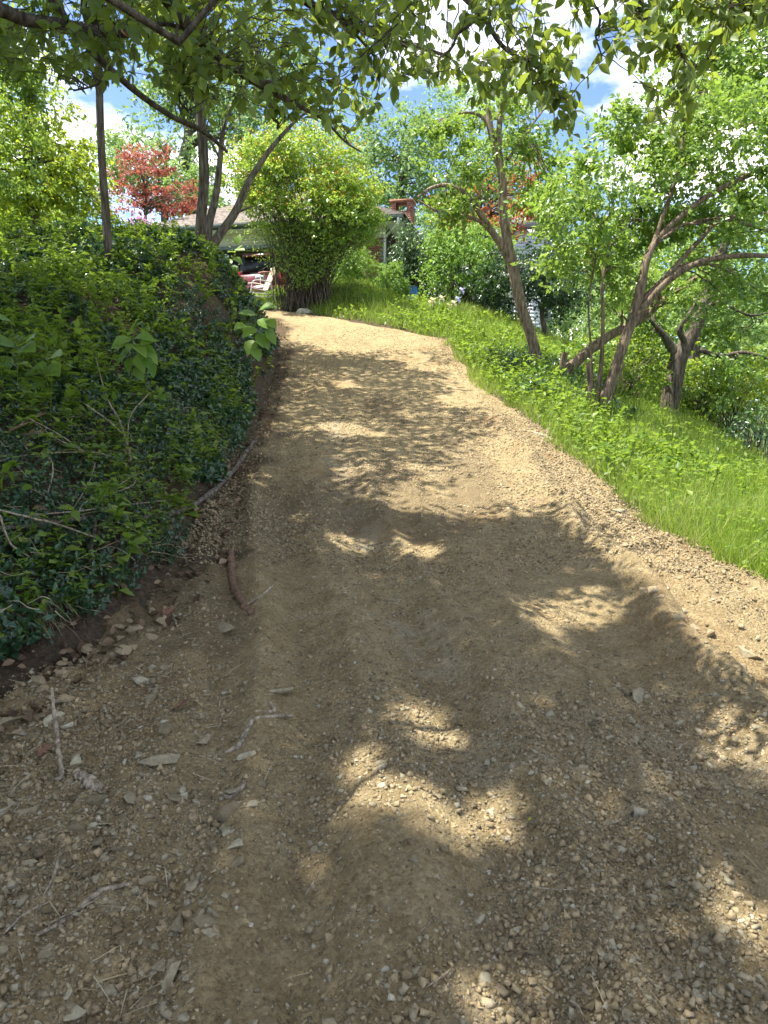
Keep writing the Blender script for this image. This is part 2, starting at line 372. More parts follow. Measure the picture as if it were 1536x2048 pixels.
def build_ground():
    xs = np.concatenate([-np.geomspace(600, 9, 28), np.linspace(-8.8, 9, 170), np.geomspace(9.4, 600, 34)])
    ys = np.concatenate([-np.geomspace(400, 3.2, 18), np.linspace(-3, 24, 220), np.geomspace(24.3, 900, 50)])
    X, Y = np.meshgrid(xs, ys); Z = G(X, Y)
    ins = inside(X, Y); Z = Z - 0.14 * sst(-0.02, 0.22, ins)
    far = np.hypot(X, Y - 10); Z = Z + sst(45, 250, far) * 6 * fbm(X * 0.012, Y * 0.012, 3, 9)
    me = new_mesh('ground', np.stack([X, Y, Z], -1).reshape(-1, 3), [grid_faces(len(ys), len(xs))], ground_mat(), True)
    lawn = np.maximum(sst(-0.1, 0.35, X - xg(Y)) * (Y < 17), sst(0.2, 0.8, Y - ytop(np.clip(X, -6, 1.4)))) * (X > -4.5)
    lawn = np.maximum(lawn, sst(22, 26, Y)); lawn = np.maximum(lawn, sst(-7, -10, X))
    fattr(me, 'lawn', lawn.ravel())
    tag(link('ground', me), 'grassy hillside with a steep dark soil bank on the left', kind='structure')
build_ground()

def rutx(y): return np.interp(y, [0, 2.2, 3.6, 5, 6.5, 8, 11, 16], [0.3, 0.36, 0.2, -0.12, -0.38, -0.5, -0.7, -1.2])
def drive_h(x, y):
    """fine relief of the graded bed"""
    i = inside(x, y)
    rough = 0.35 + 0.9 * sst(-0.6, -1.3, x) * sst(8.5, 4.5, y) + 1.1 * sst(1.25, 1.75, x) * sst(11, 8, y) + 0.5 * sst(4, 1.5, y)
    h = 0.035 * fbm(x * 1.3, y * 1.0, 3, 11) * (1 - .6 * sst(7, 11, y))
    h = h + rough * (0.016 * fbm(x * 9, y * 9, 4, 12, 0.62) + 0.022 * np.abs(fbm(x * 20, y * 20, 3, 14)))
    rx = rutx(y)
    for c, w, d in ((0.0, .15, .06), (-.6, .13, .05), (.95, .2, .035), (-1.0, .1, .035), (.42, .1, .025)):
        u = (x - rx - c) / w; d = d * (1 - .72 * sst(5.5, 8.5, y))
        br = 0.6 + 0.9 * (vn(x * 2.0, y * 0.8, 30 + c) + 0.5) * sst(14, 9, y)
        h = h - d * br * np.exp(-u * u) + 0.4 * d * np.exp(-((np.abs(u) - 1.7) / 0.5) ** 2)
        h = h + 0.003 * np.exp(-u * u) * np.maximum(0, np.sin(y * 34 + 2 * vn(x * 5, y * 2, 5) * 4 + u * 1.2)) * sst(7.5, 5, y)
    h = h + 0.016 * fbm(x * 11, y * 1.1, 3, 21) * sst(1.6, 1.2, x) * (1 - .6 * sst(6, 9, y))
    # lip where the loose fill starts on the right, loose piles at the left foot of the bank
    lip = np.exp(-((x - 1.52 - 0.12 * vn(y * 1.7, y * 0, 8)) / 0.13) ** 2) * sst(10.5, 8, y)
    h = h + 0.18 * lip * (0.65 + .9 * vn(x * 3, y * 2.5, 4)) - 0.05 * np.exp(-((x - 1.72) / 0.1) ** 2) * sst(10, 7, y) * (vn(y * 2.2, x, 3) + .5)
    fs = sst(1.7, 2.1, x) * sst(10, 7.5, y)
    h = h + fs * (0.09 * fbm(x * 3.5, y * 5, 3, 17) + 0.05 * np.abs(fbm(x * 10, y * 10, 3, 19)))
    lf = np.exp(-((x - xl(y) - 0.12) / 0.26) ** 2)
    h = h + lf * (0.07 * (fbm(x * 4, y * 4, 3, 25) + 0.35) * sst(7, 4, y))
    return h
DIRT = dirt_mat()
def D(x, y): return G0(x, y) + drive_h(x, y)
def build_drive():
    ys = [-2.0]
    while ys[-1] < 20.4: ys.append(ys[-1] + max(0.011, 0.0062 * max(0.0, ys[-1]) + 0.0) if ys[-1] > 0.6 else ys[-1] + 0.06)
    ys = np.array(ys); nc = 420
    u = np.linspace(0, 1, nc)
    X = (xl(ys) - 0.35)[:, None] * (1 - u) + (xg(ys) + 0.25)[:, None] * u
    Y = np.repeat(ys[:, None], nc, 1)
    i = inside(X, Y) + 0.16 * fbm(X * 3.2, Y * 3.2, 4, 33)
    Z = D(X, Y) + 0.012 - 0.22 * sst(0.02, -0.22, i)
    me = new_mesh('driveway', np.stack([X, Y, Z], -1).reshape(-1, 3), [grid_faces(len(ys), nc)], DIRT, True)
    ck = np.exp(-((X - rutx(Y)) / 0.16) ** 2) * sst(-.1, .2, vn(Y * 1.1, Y * 0, 77)) * sst(11.5, 9, Y)
    ck = np.maximum(ck, 0.7 * sst(.12, .3, fbm(X * 1.6, Y * 1.6, 3, 55)) * sst(3.4, 2.2, Y))
    fattr(me, 'chalk', ck.ravel() * 0.5)
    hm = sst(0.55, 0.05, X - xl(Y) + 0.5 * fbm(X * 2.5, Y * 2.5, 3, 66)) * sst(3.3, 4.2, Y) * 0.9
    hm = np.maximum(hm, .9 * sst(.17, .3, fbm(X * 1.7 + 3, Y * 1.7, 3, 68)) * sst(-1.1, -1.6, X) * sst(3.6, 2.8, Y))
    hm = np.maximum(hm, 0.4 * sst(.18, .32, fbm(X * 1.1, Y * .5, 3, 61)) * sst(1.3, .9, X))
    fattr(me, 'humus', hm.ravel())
    tag(link('driveway', me), 'freshly graded tan dirt and gravel driveway climbing the hill', kind='structure')
build_drive()

# ------------------------------------------------------------------ gravel
def stone_mesh(name, m, seed, rough=True, n=11, cuts=0.0):
    r = np.random.default_rng(seed); import bmesh
    bm = bmesh.new()
    P = r.normal(size=(n, 3)); P /= np.linalg.norm(P, axis=1)[:, None]; P *= r.uniform(.8, 1.0, (n, 1)); P[:, 2] *= 0.62; P[:, 1] *= r.uniform(.62, .95)
    for p in P: bm.verts.new(p)
    bmesh.ops.convex_hull(bm, input=bm.verts); bmesh.ops.triangulate(bm, faces=bm.faces)
    lone = [v for v in bm.verts if not v.link_faces]; bmesh.ops.delete(bm, geom=lone, context='VERTS')
    if rough: bmesh.ops.bevel(bm, geom=list(bm.edges), offset=0.035, segments=1, affect='EDGES', profile=0.6, clamp_overlap=True)
    me = bpy.data.meshes.new(name); bm.to_mesh(me); bm.free(); me.materials.append(m); return me
def stone_mat(name, stops, obj=False):
    m, nt, b = mat(name); L = nt.links
    if obj: s = nd(nt, 'ShaderNodeObjectInfo').outputs['Random']
    else: s = nd(nt, 'ShaderNodeNewGeometry').outputs['Random Per Island']
    t = nd(nt, 'ShaderNodeNewGeometry'); n = nd(nt, 'ShaderNodeTexNoise', Scale=45.0, Detail=6.0, Roughness=.7); L.new(t.outputs['Position'], n.inputs['Vector'])
    r = ramp(nt, stops, s); d = ramp(nt, [(.3, (.62, .6, .56)), (.6, (1.1, 1.08, 1.02))], n.outputs[0])
    mx = nd(nt, 'ShaderNodeMix', data_type='RGBA', blend_type='MULTIPLY'); mx.inputs[0].default_value = 1.0
    L.new(r.outputs[0], mx.inputs[6]); L.new(d.outputs[0], mx.inputs[7]); L.new(mx.outputs[2], b.inputs['Base Color'])
    b.inputs['Roughness'].default_value = .9; b.inputs['Specular IOR Level'].default_value = .2
    bp = nd(nt, 'ShaderNodeBump', Strength=.8, Distance=.006); L.new(n.outputs[0], bp.inputs['Height']); L.new(bp.outputs[0], b.inputs['Normal'])
    return m
STOPS = [(0, (.14, .112, .068)), (.4, (.22, .184, .118)), (.75, (.275, .24, .165)), (.95, (.33, .298, .215)), (1, (.42, .39, .3))]
M['gravel'] = stone_mat('crushed gravel', STOPS); M['stone'] = stone_mat('buff stone', STOPS, True)
def dens(x, y):
    d = 0.35 + 1.5 * sst(3.6, 1.6, y) + 0.9 * sst(-.5, -1.1, x) * sst(7, 4, y) + 0.45 * sst(1.4, 1.8, x)
    return d * (0.12 + 2.3 * np.clip(1.5 * fbm(x * 1.5, y * 1.1, 3, 91) + .32, 0, 1))
def gravel_points(n, ymin, ymax, xmin=-2.4, xmax=3.2):
    out = []
    while sum(len(o) for o in out) < n:
        y = np.exp(rng.uniform(math.log(ymin), math.log(ymax), n)); x = rng.uniform(xmin, xmax, n)
        ok = (inside(x, y) > -0.05) & (rng.uniform(0, 3.2, n) < dens(x, y)) & (np.abs(x) < y * 0.62 + .35)
        out.append(np.stack([x, y], 1)[ok])
    return np.concatenate(out)[:n]
def tmpl_pool(k):
    pool = []
    for i in range(k):
        r = np.random.default_rng(500 + i)
        V = np.array([[-1, -1, -1], [1, -1, -1], [1, 1, -1], [-1, 1, -1], [-1, -1, 1], [1, -1, 1], [1, 1, 1], [-1, 1, 1]], float) * .62
        V += r.uniform(-.36, .36, V.shape); V[4:, :2] *= r.uniform(.45, .95); V[:, 2] *= r.uniform(.3, .55); V[:, 1] *= r.uniform(.5, .9); V[:, 0] *= r.uniform(.85, 1.15)
        pool.append(V)
    return pool, [np.array([[0, 3, 2, 1], [4, 5, 6, 7], [0, 1, 5, 4], [1, 2, 6, 5], [2, 3, 7, 6], [3, 0, 4, 7]])]
def build_gravel():
    pool, F = tmpl_pool(20); mb = MB()
    for n, lo, hi, y0, y1 in ((34000, .0022, .008, 1.15, 6.5), (15000, .005, .015, 1.15, 9), (2600, .010, .022, 1.15, 10), (9000, .007, .018, 5, 17), (1100, .014, .03, 1.15, 3.4), (14000, .004, .013, 4, 14)):
        P = gravel_points(n, y0, y1); s = lo * (hi / lo) ** (rng.uniform(0, 1, n) ** 1.7)
        z = D(P[:, 0], P[:, 1]) + .012 + s * 0.02
        d = rnd(n); d[:, 2] *= .3; nn = rnd(n) * .45 + np.array([0, 0, 1]); R = leafR(d, nn)
        sel = rng.integers(0, len(pool), n); pos = np.stack([P[:, 0], P[:, 1], z], 1)
        for k, T in enumerate(pool):
            q = sel == k
            if q.any(): mb.add(*scatter(T, F, pos[q], R[q], s[q][:, None] * rng.uniform(.75, 1.3, (q.sum(), 3))))
    o = mb.build('gravel', M['gravel']); tag(o, 'loose small crushed gravel scattered over the dirt driveway', 'gravel', kind='stuff')
build_gravel()
M['crumb'] = stone_mat('dirt crumb', [(0, (.17, .13, .075)), (.5, (.28, .22, .13)), (1, (.35, .28, .175))])
def build_crumbs():
    pool, F = tmpl_pool(10); mb = MB()
    for n, lo, hi, y0, y1 in ((22000, .003, .011, 1.15, 6), (7000, .006, .02, 1.15, 7), (26000, .006, .02, 4.5, 18)):
        P = gravel_points(n, y0, y1); s = lo * (hi / lo) ** (rng.uniform(0, 1, n) ** 1.5); z = D(P[:, 0], P[:, 1]) + .012 + s * .1
        R_ = leafR(rnd(n), rnd(n)); sel = rng.integers(0, 10, n); pos = np.stack([P[:, 0], P[:, 1], z], 1)
        for k, T in enumerate(pool):
            q = sel == k; mb.add(*scatter(T * np.array([.9, 1.25, 1.7]), F, pos[q], R_[q], s[q]))
    tag(mb.build('dirt_crumbs', M['crumb']), 'fine loose dirt crumbs covering the graded driveway', 'dirt', kind='stuff')
build_crumbs()
STONES = [stone_mesh('stone', M['stone'], 40 + i, n=9) for i in range(14)]
def put_stone(x, y, s, label, cat='stone', group=None, name='stone', sink=.3, rz=None, flat=1.0, me=None, tilt=.25):
    o = link(name, me or random.choice(STONES), None, (x, y, (float(D(x, y)) if inside(np.array(x), np.array(y)) > 0 else float(G(x, y))) + s[2] * (.62 - sink)))
    o.scale = (s[0], s[1], s[2] * flat); o.rotation_euler = (random.uniform(-tilt, tilt), random.uniform(-tilt, tilt), random.uniform(0, 6.28) if rz is None else rz)
    tag(o, label, cat, group); return o
def stones():
    # singled-out stones (pixel, size in px)
    sp = [(332, 1482, 36, 'pale oval stone slab beside the upright stick and reddish dead leaf', .5),
          (322, 1540, 42, 'wide flat pale stone slab set flush in the left foreground dirt', .5),
          (556, 1385, 36, 'jagged light grey flat rock above the splintered wood scrap', .4),
          (20, 1455, 40, 'half buried grey rock at the left edge under the bank', .6),
          (450, 1265, 40, 'long flat pale shale slab below the brown root', .5),
          (500, 1625, 26, 'dark pointed stone right of the pale chips, left of the wheel rut', .7),
          (425, 1690, 22, 'brownish blocky stone lying above the small stone cluster', .7),
          (255, 1815, 26, 'square grey stone beside the bundle of dry straw', .8),
          (295, 1795, 26, 'angular grey stone just right of the square grey stone', .8),
          (340, 1985, 24, 'pale wedge shaped stone near the bottom edge, left of centre', .8),
          (60, 1985, 28, 'cream angular stone near the bottom left corner', .8),
          (100, 1925, 50, 'largest grey stone lying in the bottom left rubble', .6),
          (1440, 1760, 22, 'grey pointed shale pieces by the right edge shade line', .6),
          (1330, 1555, 22, 'flat pale blue grey chip alone in the right foreground', .4),
          (1495, 1312, 36, 'cream oblong rock on the sunlit right shoulder', .6),
          (1280, 1385, 30, 'tan rock at the inner foot of the right shoulder', .7),
          (1240, 1020, 18, 'tan flat stone on the sunny shoulder near the grass', .6),
          (935, 1247, 14, 'lone grey stone in the middle of the driveway', .9),
          (1110, 1950, 26, 'grey stone pair in the shaded bottom right gravel', .7)]
    for px, py, r, lab, fl in sp:
        p = hit(px, py); s = r * m_per_px(p[1]) * 1.3
        put_stone(p[0], p[1], (s, s * random.uniform(.6, .85), s * .8), lab, sink=.42 if fl > .55 else .35, flat=fl, tilt=.12)
    for k in range(26):
        px, py = random.uniform(0, 430), random.uniform(1560, 2040); p = hit(px, py); s = random.uniform(.028, .062)
        put_stone(p[0], p[1], (s, s * random.uniform(.6, .9), s * .7), 'broad flat grey brown slab in the bottom left rubble', group='flat slabs in the bottom left rubble', flat=random.uniform(.45, .8), sink=.3, tilt=.3)
    n = 0; P = gravel_points(900, 1.25, 8.5)
    # heavier rubble along the left foot and on the right shoulder
    for x, y in P:
        if n >= 250: break
        w = 1.0 if (x < -.4 and y < 4.2) else (.8 if x > 1.45 else .3)
        if random.random() > w: continue
        s = random.uniform(.017, .032) * (random.uniform(1.3, 2.4) if (x < -.25 and y < 3.6 and random.random() < .65) else 1.0) * (1.45 if x > 1.5 else 1)
        zone = 'left' if x < -.35 and y < 4.6 else ('right' if x > 1.3 else 'bed')
        lab, grp = {'left': ('angular buff stone in the loose rubble at the left foreground', 'stones in the left foreground rubble'),
                    'right': ('tan broken stone on the sunlit loose right shoulder of the driveway', 'stones on the right shoulder'),
                    'bed': ('small grey stone pressed into the middle of the driveway bed', 'stones on the driveway bed')}[zone]
        put_stone(x, y, (s, s * random.uniform(.6, .95), s * random.uniform(.6, 1)), lab, group=grp, tilt=.4); n += 1
stones()
# pale boulders at the top of the drive
bm1 = stone_mesh('boulder', plain('pale boulder', (.42, .38, .29), .9, .2, 6, .01), 97, n=16); bm2 = stone_mesh('boulder', plain('grey boulder', (.3, .29, .26), .9, .2, 6, .01), 98, n=14)
p = at(612, 625, 20.2); o = link('boulder', bm1, None, (p[0], 20.2, p[2] - .03)); o.scale = (.42, .3, .3); o.rotation_euler[2] = .2
tag(o, 'cream boulder at the foot of the tall yellow green shrub', 'boulder')
p = at(685, 638, 19.3); o = link('boulder', bm2, None, (p[0], 19.3, p[2] - .02)); o.scale = (.2, .16, .2)
tag(o, 'small grey boulder in the shrub shade where the driveway meets grass', 'boulder')

# ------------------------------------------------------------------ foliage helpers
UP = np.array([0, 0, 1.0])
def clumps_in(ells, per_m2=None, nclump=None, shell=.45, seed=None):
    """ells: (px,py,Y,rx_px,ry_px,rd_m) -> list of (center, radii, clump centers)"""
    out = []
    for px, py, Y, rx, ry, rd in ells:
        c = at(px, py, Y); k = m_per_px(Y); r = np.array([rx * k, rd, ry * k])
        n = nclump or int(np.clip(7 + 5.5 * (r[0] * r[2]), 8, 70))
        d = rnd(n); q = rng.uniform(0.05, 1, n) ** shell
        out.append((c, r, c + d * q[:, None] * r))
    return out
def leaves_for(cl, Y, size, k=2.2, tight=.26, flat=.7, up=.6, out=.35, droop=.25):
    """leaves sit along short twigs, twigs sit in clumps, clumps fill the crown"""
    pos, nrm, dr, sz = [], [], [], []
    for c, r, cc in cl:
        a = math.pi * r[0] * r[2]; n = int(1.9 * k * a / (size * size * .3)); n = max(n, len(cc) * 3)
        m = max(len(cc) * 2, n // 10); i = rng.integers(0, len(cc), m); w = rng.uniform(.45, 1.5, len(cc)); sg = tight * float(np.mean(r)) * w[i]
        sub = cc[i] + rng.normal(size=(m, 3)) * sg[:, None] * np.array([1, 1, flat]); o = unit(sub - c)
        tw = rnd(m) + o * .8; tw[:, 2] = tw[:, 2] * .55 + .1 - droop * .6; tw = unit(tw); tn = up * UP + out * o + rnd(m) * .5
        q = rng.integers(0, m, n); tt = rng.uniform(-.5, .5, n); L = size * rng.uniform(2.2, 5.0, m)
        pos.append(sub[q] + tw[q] * (tt * L[q])[:, None] + rng.normal(size=(n, 3)) * size * .28)
        nrm.append(tn[q] + rnd(n) * .38); d = tw[q] * .7 + rnd(n) * .8; d[:, 2] -= droop * .8; dr.append(d); sz.append(size * rng.uniform(.4, 1.25, n) * rng.uniform(.75, 1.4, m)[q])
    return np.concatenate(pos), np.concatenate(dr), np.concatenate(nrm), np.concatenate(sz)
def limb_curve(p0, t0, p1, n=8):
    L = np.linalg.norm(p1 - p0); c = p0 + t0 * L * .45; t = np.linspace(0, 1, n)[:, None]
    P = (1 - t) ** 2 * p0 + 2 * t * (1 - t) * c + t * t * p1
    P[1:-1] += rng.normal(size=(n - 2, 3)) * L * .018; return P
def add_limbs(mb, P, R, targets, lo=.3, rf=.5, rmin=.006, k=5):
    n = len(P)
    for c in targets:
        cand = np.arange(int(lo * n), n); dd = np.linalg.norm(P[cand] - c, axis=1) + np.maximum(0, P[cand, 2] - c[2] + .15 * np.linalg.norm(P[cand, :2] - c[:2], axis=1)) * 1.5
        j = cand[int(np.argmin(dd))]; t = P[min(j + 1, n - 1)] - P[max(j - 1, 0)]; t = t / (np.linalg.norm(t) + 1e-9)
        Q = limb_curve(P[j], unit(t + .6 * unit(c - P[j])), c); r0 = min(R[j] * rf, .02 + .02 * np.linalg.norm(c - P[j]))
        mb.add(*tube(Q, np.linspace(max(r0, rmin * 1.5), rmin, len(Q)), k))
def tree(name, label, cat, base, limbs, ells, lm, size, bk='bark_dark', group=None, k=2.2, nlimb=22, T=None, extra=None, tight=.26, nclump=None, shell=.45, up=.6, sides=9, crown='crown', lo=.3, rmin=.006, stem='trunk', flat=.7):
    e = empty(name, base); tag(e, label, cat, group)
    mb = MB()
    for P, R in limbs:
        if np.linalg.norm(P[0] - base) < .6: P[0, 2] = min(P[0, 2], float(G(P[0, 0], P[0, 1]))) - .3
        mb.add(*tube(P, R, sides, .05))
    cl = clumps_in(ells, nclump=nclump, shell=shell)
    if nlimb and limbs:
        for c, r, cc in cl:
            q = cc[rng.permutation(len(cc))[:max(2, int(nlimb * len(cc) / max(1, sum(len(x[2]) for x in cl))))]]
            b = min(range(len(limbs)), key=lambda i: np.linalg.norm(limbs[i][0][-1] - c)); add_limbs(mb, limbs[b][0], limbs[b][1], q, lo, rmin=rmin)
    if limbs: mb.build(stem, M[bk], e, base, True)
    p, d, n, s = leaves_for(cl, None, size, k, tight, flat, up); V, F = scatter(*(T or L_2), p, leafR(d, n), s)
    o = part(crown, V, F, M[lm], e, base, kind='stuff')
    if extra: extra(e, cl)
    return e
def vert(px, py, Y, h_px, r_px, lean=0, n=8, z0=None):
    """a simple trunk from a ground pixel up by h_px"""
    a = at(px, py, Y); b = at(px + lean, py - h_px, Y); P = np.linspace(a, b, n); P[0, 2] = min(P[0, 2], float(G(P[0, 0], P[0, 1]))) - .3
    P[1:-1, :2] += rng.normal(size=(n - 2, 2)) * .02 * np.linalg.norm(b - a)
    P = crm(P, n * 3); k = m_per_px(Y); R = np.linspace(r_px, r_px * .45, len(P)) * k; R[:3] *= np.array([1.5, 1.3, 1.12])
    return P, R

# ------------------------------------------------------------------ house at the top of the drive
def house():
    rz = math.radians(-12); ox, oy, z0 = .6, 25.1, 4.9
    h = empty('brick_house', (ox, oy, z0), rz); tag(h, 'low brick house with hip roof and open garage behind the tall shrub', 'house')
    W, Dp, ez, ov = 9.6, 9.0, 2.72, .75       # eave box: u -W..0, v 0..Dp, height ez
    M['brick'] = plain('orange brick', (.25, .12, .075), .9, .25, 14, .004); M['mortar'] = plain('mortar', (.42, .38, .33), .95, .1, 20)
    M['siding'] = plain('cream siding', (.62, .58, .47), .55, .04, 3); M['fascia'] = plain('dark green fascia', (.04, .055, .055), .5, .08, 4)
    M['gutter'] = plain('pale gutter', (.62, .62, .55), .4, .05, 4); M['shingle'] = plain('grey brown shingle', (.19, .16, .135), .95, .28, 7, .006)
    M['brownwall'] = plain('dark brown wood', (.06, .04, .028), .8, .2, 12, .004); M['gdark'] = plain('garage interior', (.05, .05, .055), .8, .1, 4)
    u0, u1 = -W + ov, -ov; v0 = ov; v1 = Dp - ov
    mb = MB(); t = .2; gl, gr_, gh = -7.55, -2.2, 2.28
    mb.box((u0, v0, -.6), (gl, v0 + t, 2.3)); mb.box((gr_, v0, -.6), (-1.35, v0 + t, 2.3))
    mb.box((u0, v1 - t, -.6), (u1, v1, ez - .02)); mb.box((u0, v0 + t, -.6), (u0 + t, v1 - t, ez - .02))
    wall = mb.build('wall', M['mortar'], h)
    # brick pier beside the garage: every brick of the visible face
    mbb = MB(); mbb.box((-.1, 0, -.029), (.1, .06, .029)); bme = new_mesh('brick', *mbb.arrays(), M['brick'])
    nb = 0
    for r in range(32):
        z = .06 + r * .0715
        for c in range(9):
            u = -2.2 + .1 + c * .212 + (.106 if r % 2 else 0)
            if u > u1 - .1: continue
            o = link('brick', bme, wall, (u, v0 - .012, z)); o.rotation_euler[2] = random.uniform(-.01, .01); o.scale[1] = random.uniform(.9, 1.15); nb += 1
    mb = MB(); mb.box((-1.35, v0 + .052, -.6), (u1, v0 + t, 2.3)); mb.build('pier', M['mortar'], wall)
    mb = MB(); mb.box((u1 - .02, v0 + t, -.6), (u1 + .06, v1 - t, ez - .03)); [mb.box((u1 + .06, v0 + t + .3 + i * .35, -.6), (u1 + .085, v0 + t + .33 + i * .35, ez - .03)) for i in range(19)]
    mb.build('side_wall', M['brownwall'], h)
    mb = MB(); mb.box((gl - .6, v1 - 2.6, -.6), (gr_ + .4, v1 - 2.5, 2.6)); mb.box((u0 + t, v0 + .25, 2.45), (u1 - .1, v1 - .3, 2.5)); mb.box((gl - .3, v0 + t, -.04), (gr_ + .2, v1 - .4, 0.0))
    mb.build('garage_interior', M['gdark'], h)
    mb = MB()
    for i in range(4): mb.box((gl - .02, v0 - .02 + (.012 if i % 2 else 0), gh - .04 + i * .1), (gr_ + .02, v0 + .1, gh + .055 + i * .1))
    for i in range(4):   # lap siding between the opening and the eave, whole front
        z = 2.3 + i * .1; V = np.array([[u0 - .02, v0 - .05, z], [u1 + .02, v0 - .05, z], [u1 + .02, v0 - .02, z + .105], [u0 - .02, v0 - .02, z + .105], [u0 - .02, v0 + .1, z], [u1 + .02, v0 + .1, z], [u1 + .02, v0 + .1, z + .105], [u0 - .02, v0 + .1, z + .105]])
        mb.add(V, [[[0, 1, 2, 3], [1, 5, 6, 2], [4, 0, 3, 7], [0, 4, 5, 1]]])
    mb.build('siding', M['siding'], h)
    mb = MB(); mb.box((gl, v0 - .08, gh - .16), (gr_, v0 + .02, gh - .05)); mb.build('door_track', plain('blue grey metal', (.16, .19, .22), .5), h)
    # folded garage door panels under the ceiling
    mb = MB(); [mb.box((gl + .05, v0 + .25 + i * .55, gh - .02), (gr_ - .05, v0 + .78 + i * .55, gh + .03)) for i in range(4)]; mb.build('garage_door', M['siding'], h)
    # soffit, fascia, gutter
    mb = MB(); mb.box((-W + .03, .03, ez - .03), (-.03, Dp - .03, ez)); mb.build('soffit', plain('white soffit', (.68, .67, .6), .6), h)
    mb = MB(); mb.box((-W, 0, ez - .06), (0, .028, ez + .12)); mb.box((-.028, .03, ez - .06), (0, Dp, ez + .12)); mb.box((-W, .03, ez - .06), (-W + .028, Dp, ez + .12)); mb.build('fascia', M['fascia'], h)
    g = MB(); pr = [(0, 0), (-.09, .005), (-.11, .09), (-.1, .1), (-.02, .1)]
    V = [[u, v - .002, ez + .02 + z] for u in (-W - .05, .05) for v, z in pr]; g.add(V, [[[0, 1, 6, 5], [1, 2, 7, 6], [2, 3, 8, 7], [3, 4, 9, 8]], [[4, 3, 2, 1, 0], [5, 6, 7, 8, 9]]]); g.build('gutter', plain('grey green gutter', (.2, .22, .21), .4), h)
    d = MB(); d.tube(crm([(-.12, -.05, ez + .03), (-.12, -.05, ez - .08), (-.2, .05, ez - .2), (-.68, .60, ez - .44), (-.72, .66, ez - .55), (-.72, .66, .1)], 40), .045, 8); d.build('downspout', M['gutter'], h, smooth=True)
    # hip roof built of overlapping shingle courses
    rise = .5; rm = MB(); nC = 32
    def ring(k):
        q = k * Dp / 2 / nC; z = ez + .12 + q * rise; a = .12 - 0
        return (-W - a + q, -a + q, a - q, Dp + a - q, z)
    for k in range(nC):
        x0, y0, x1, y1, z = ring(k); X0, Y0, X1, Y1, Z = ring(k + 1); lift = .028
        A = [(x0, y0), (x1, y0), (x1, y1), (x0, y1)]; B = [(X0, Y0), (X1, Y0), (X1, Y1), (X0, Y1)]
        V = [[*a, z + lift] for a in A] + [[*b, Z] for b in B] + [[*a, z - .01] for a in A]
        rm.add(V, [[[i, (i + 1) % 4, 4 + (i + 1) % 4, 4 + i] for i in range(4)] + [[8 + i, 8 + (i + 1) % 4, (i + 1) % 4, i] for i in range(4)]])
    roof = rm.build('roof', M['shingle'], h)
    # chimney with the open flue mouth
    cu, cv, cw, cz = -.55, 3.1, .82, 4.1; base = 2.9; cm = MB()
    for r in range(14):
        z = base + r * .078
        for s_ in range(4):
            n = 4 if s_ % 2 == 0 else 3
            for c in range(n):
                if z > cz - .46 and s_ % 2 == 0 and c in (1, 2) and z < cz - .1: continue
                l = cw / n
                if s_ == 0: a, b = (cu - cw / 2 + c * l + .004, cv - .3, z), (cu - cw / 2 + (c + 1) * l - .004, cv - .2, z + .07)
                elif s_ == 2: a, b = (cu - cw / 2 + c * l + .004, cv + .2, z), (cu - cw / 2 + (c + 1) * l - .004, cv + .3, z + .07)
                elif s_ == 1: a, b = (cu + cw / 2 - .1, cv - .2 + c * .133 + .003, z), (cu + cw / 2, cv - .2 + (c + 1) * .133 - .003, z + .07)
                else: a, b = (cu - cw / 2, cv - .2 + c * .133 + .003, z), (cu - cw / 2 + .1, cv - .2 + (c + 1) * .133 - .003, z + .07)
                cm.box(a, b)
    ch = cm.build('chimney', M['brick'], roof)
    cm = MB(); cm.box((cu - cw / 2 - .04, cv - .34, cz - .1), (cu + cw / 2 + .04, cv + .34, cz - .02)); cm.build('chimney_cap', M['brick'], roof)
    cm = MB(); cm.box((cu - cw / 2 + .012, cv - .285, base - .3), (cu + cw / 2 - .012, cv + .285, cz - .48)); cm.build('chimney_core', M['mortar'], roof)
    return h
house()

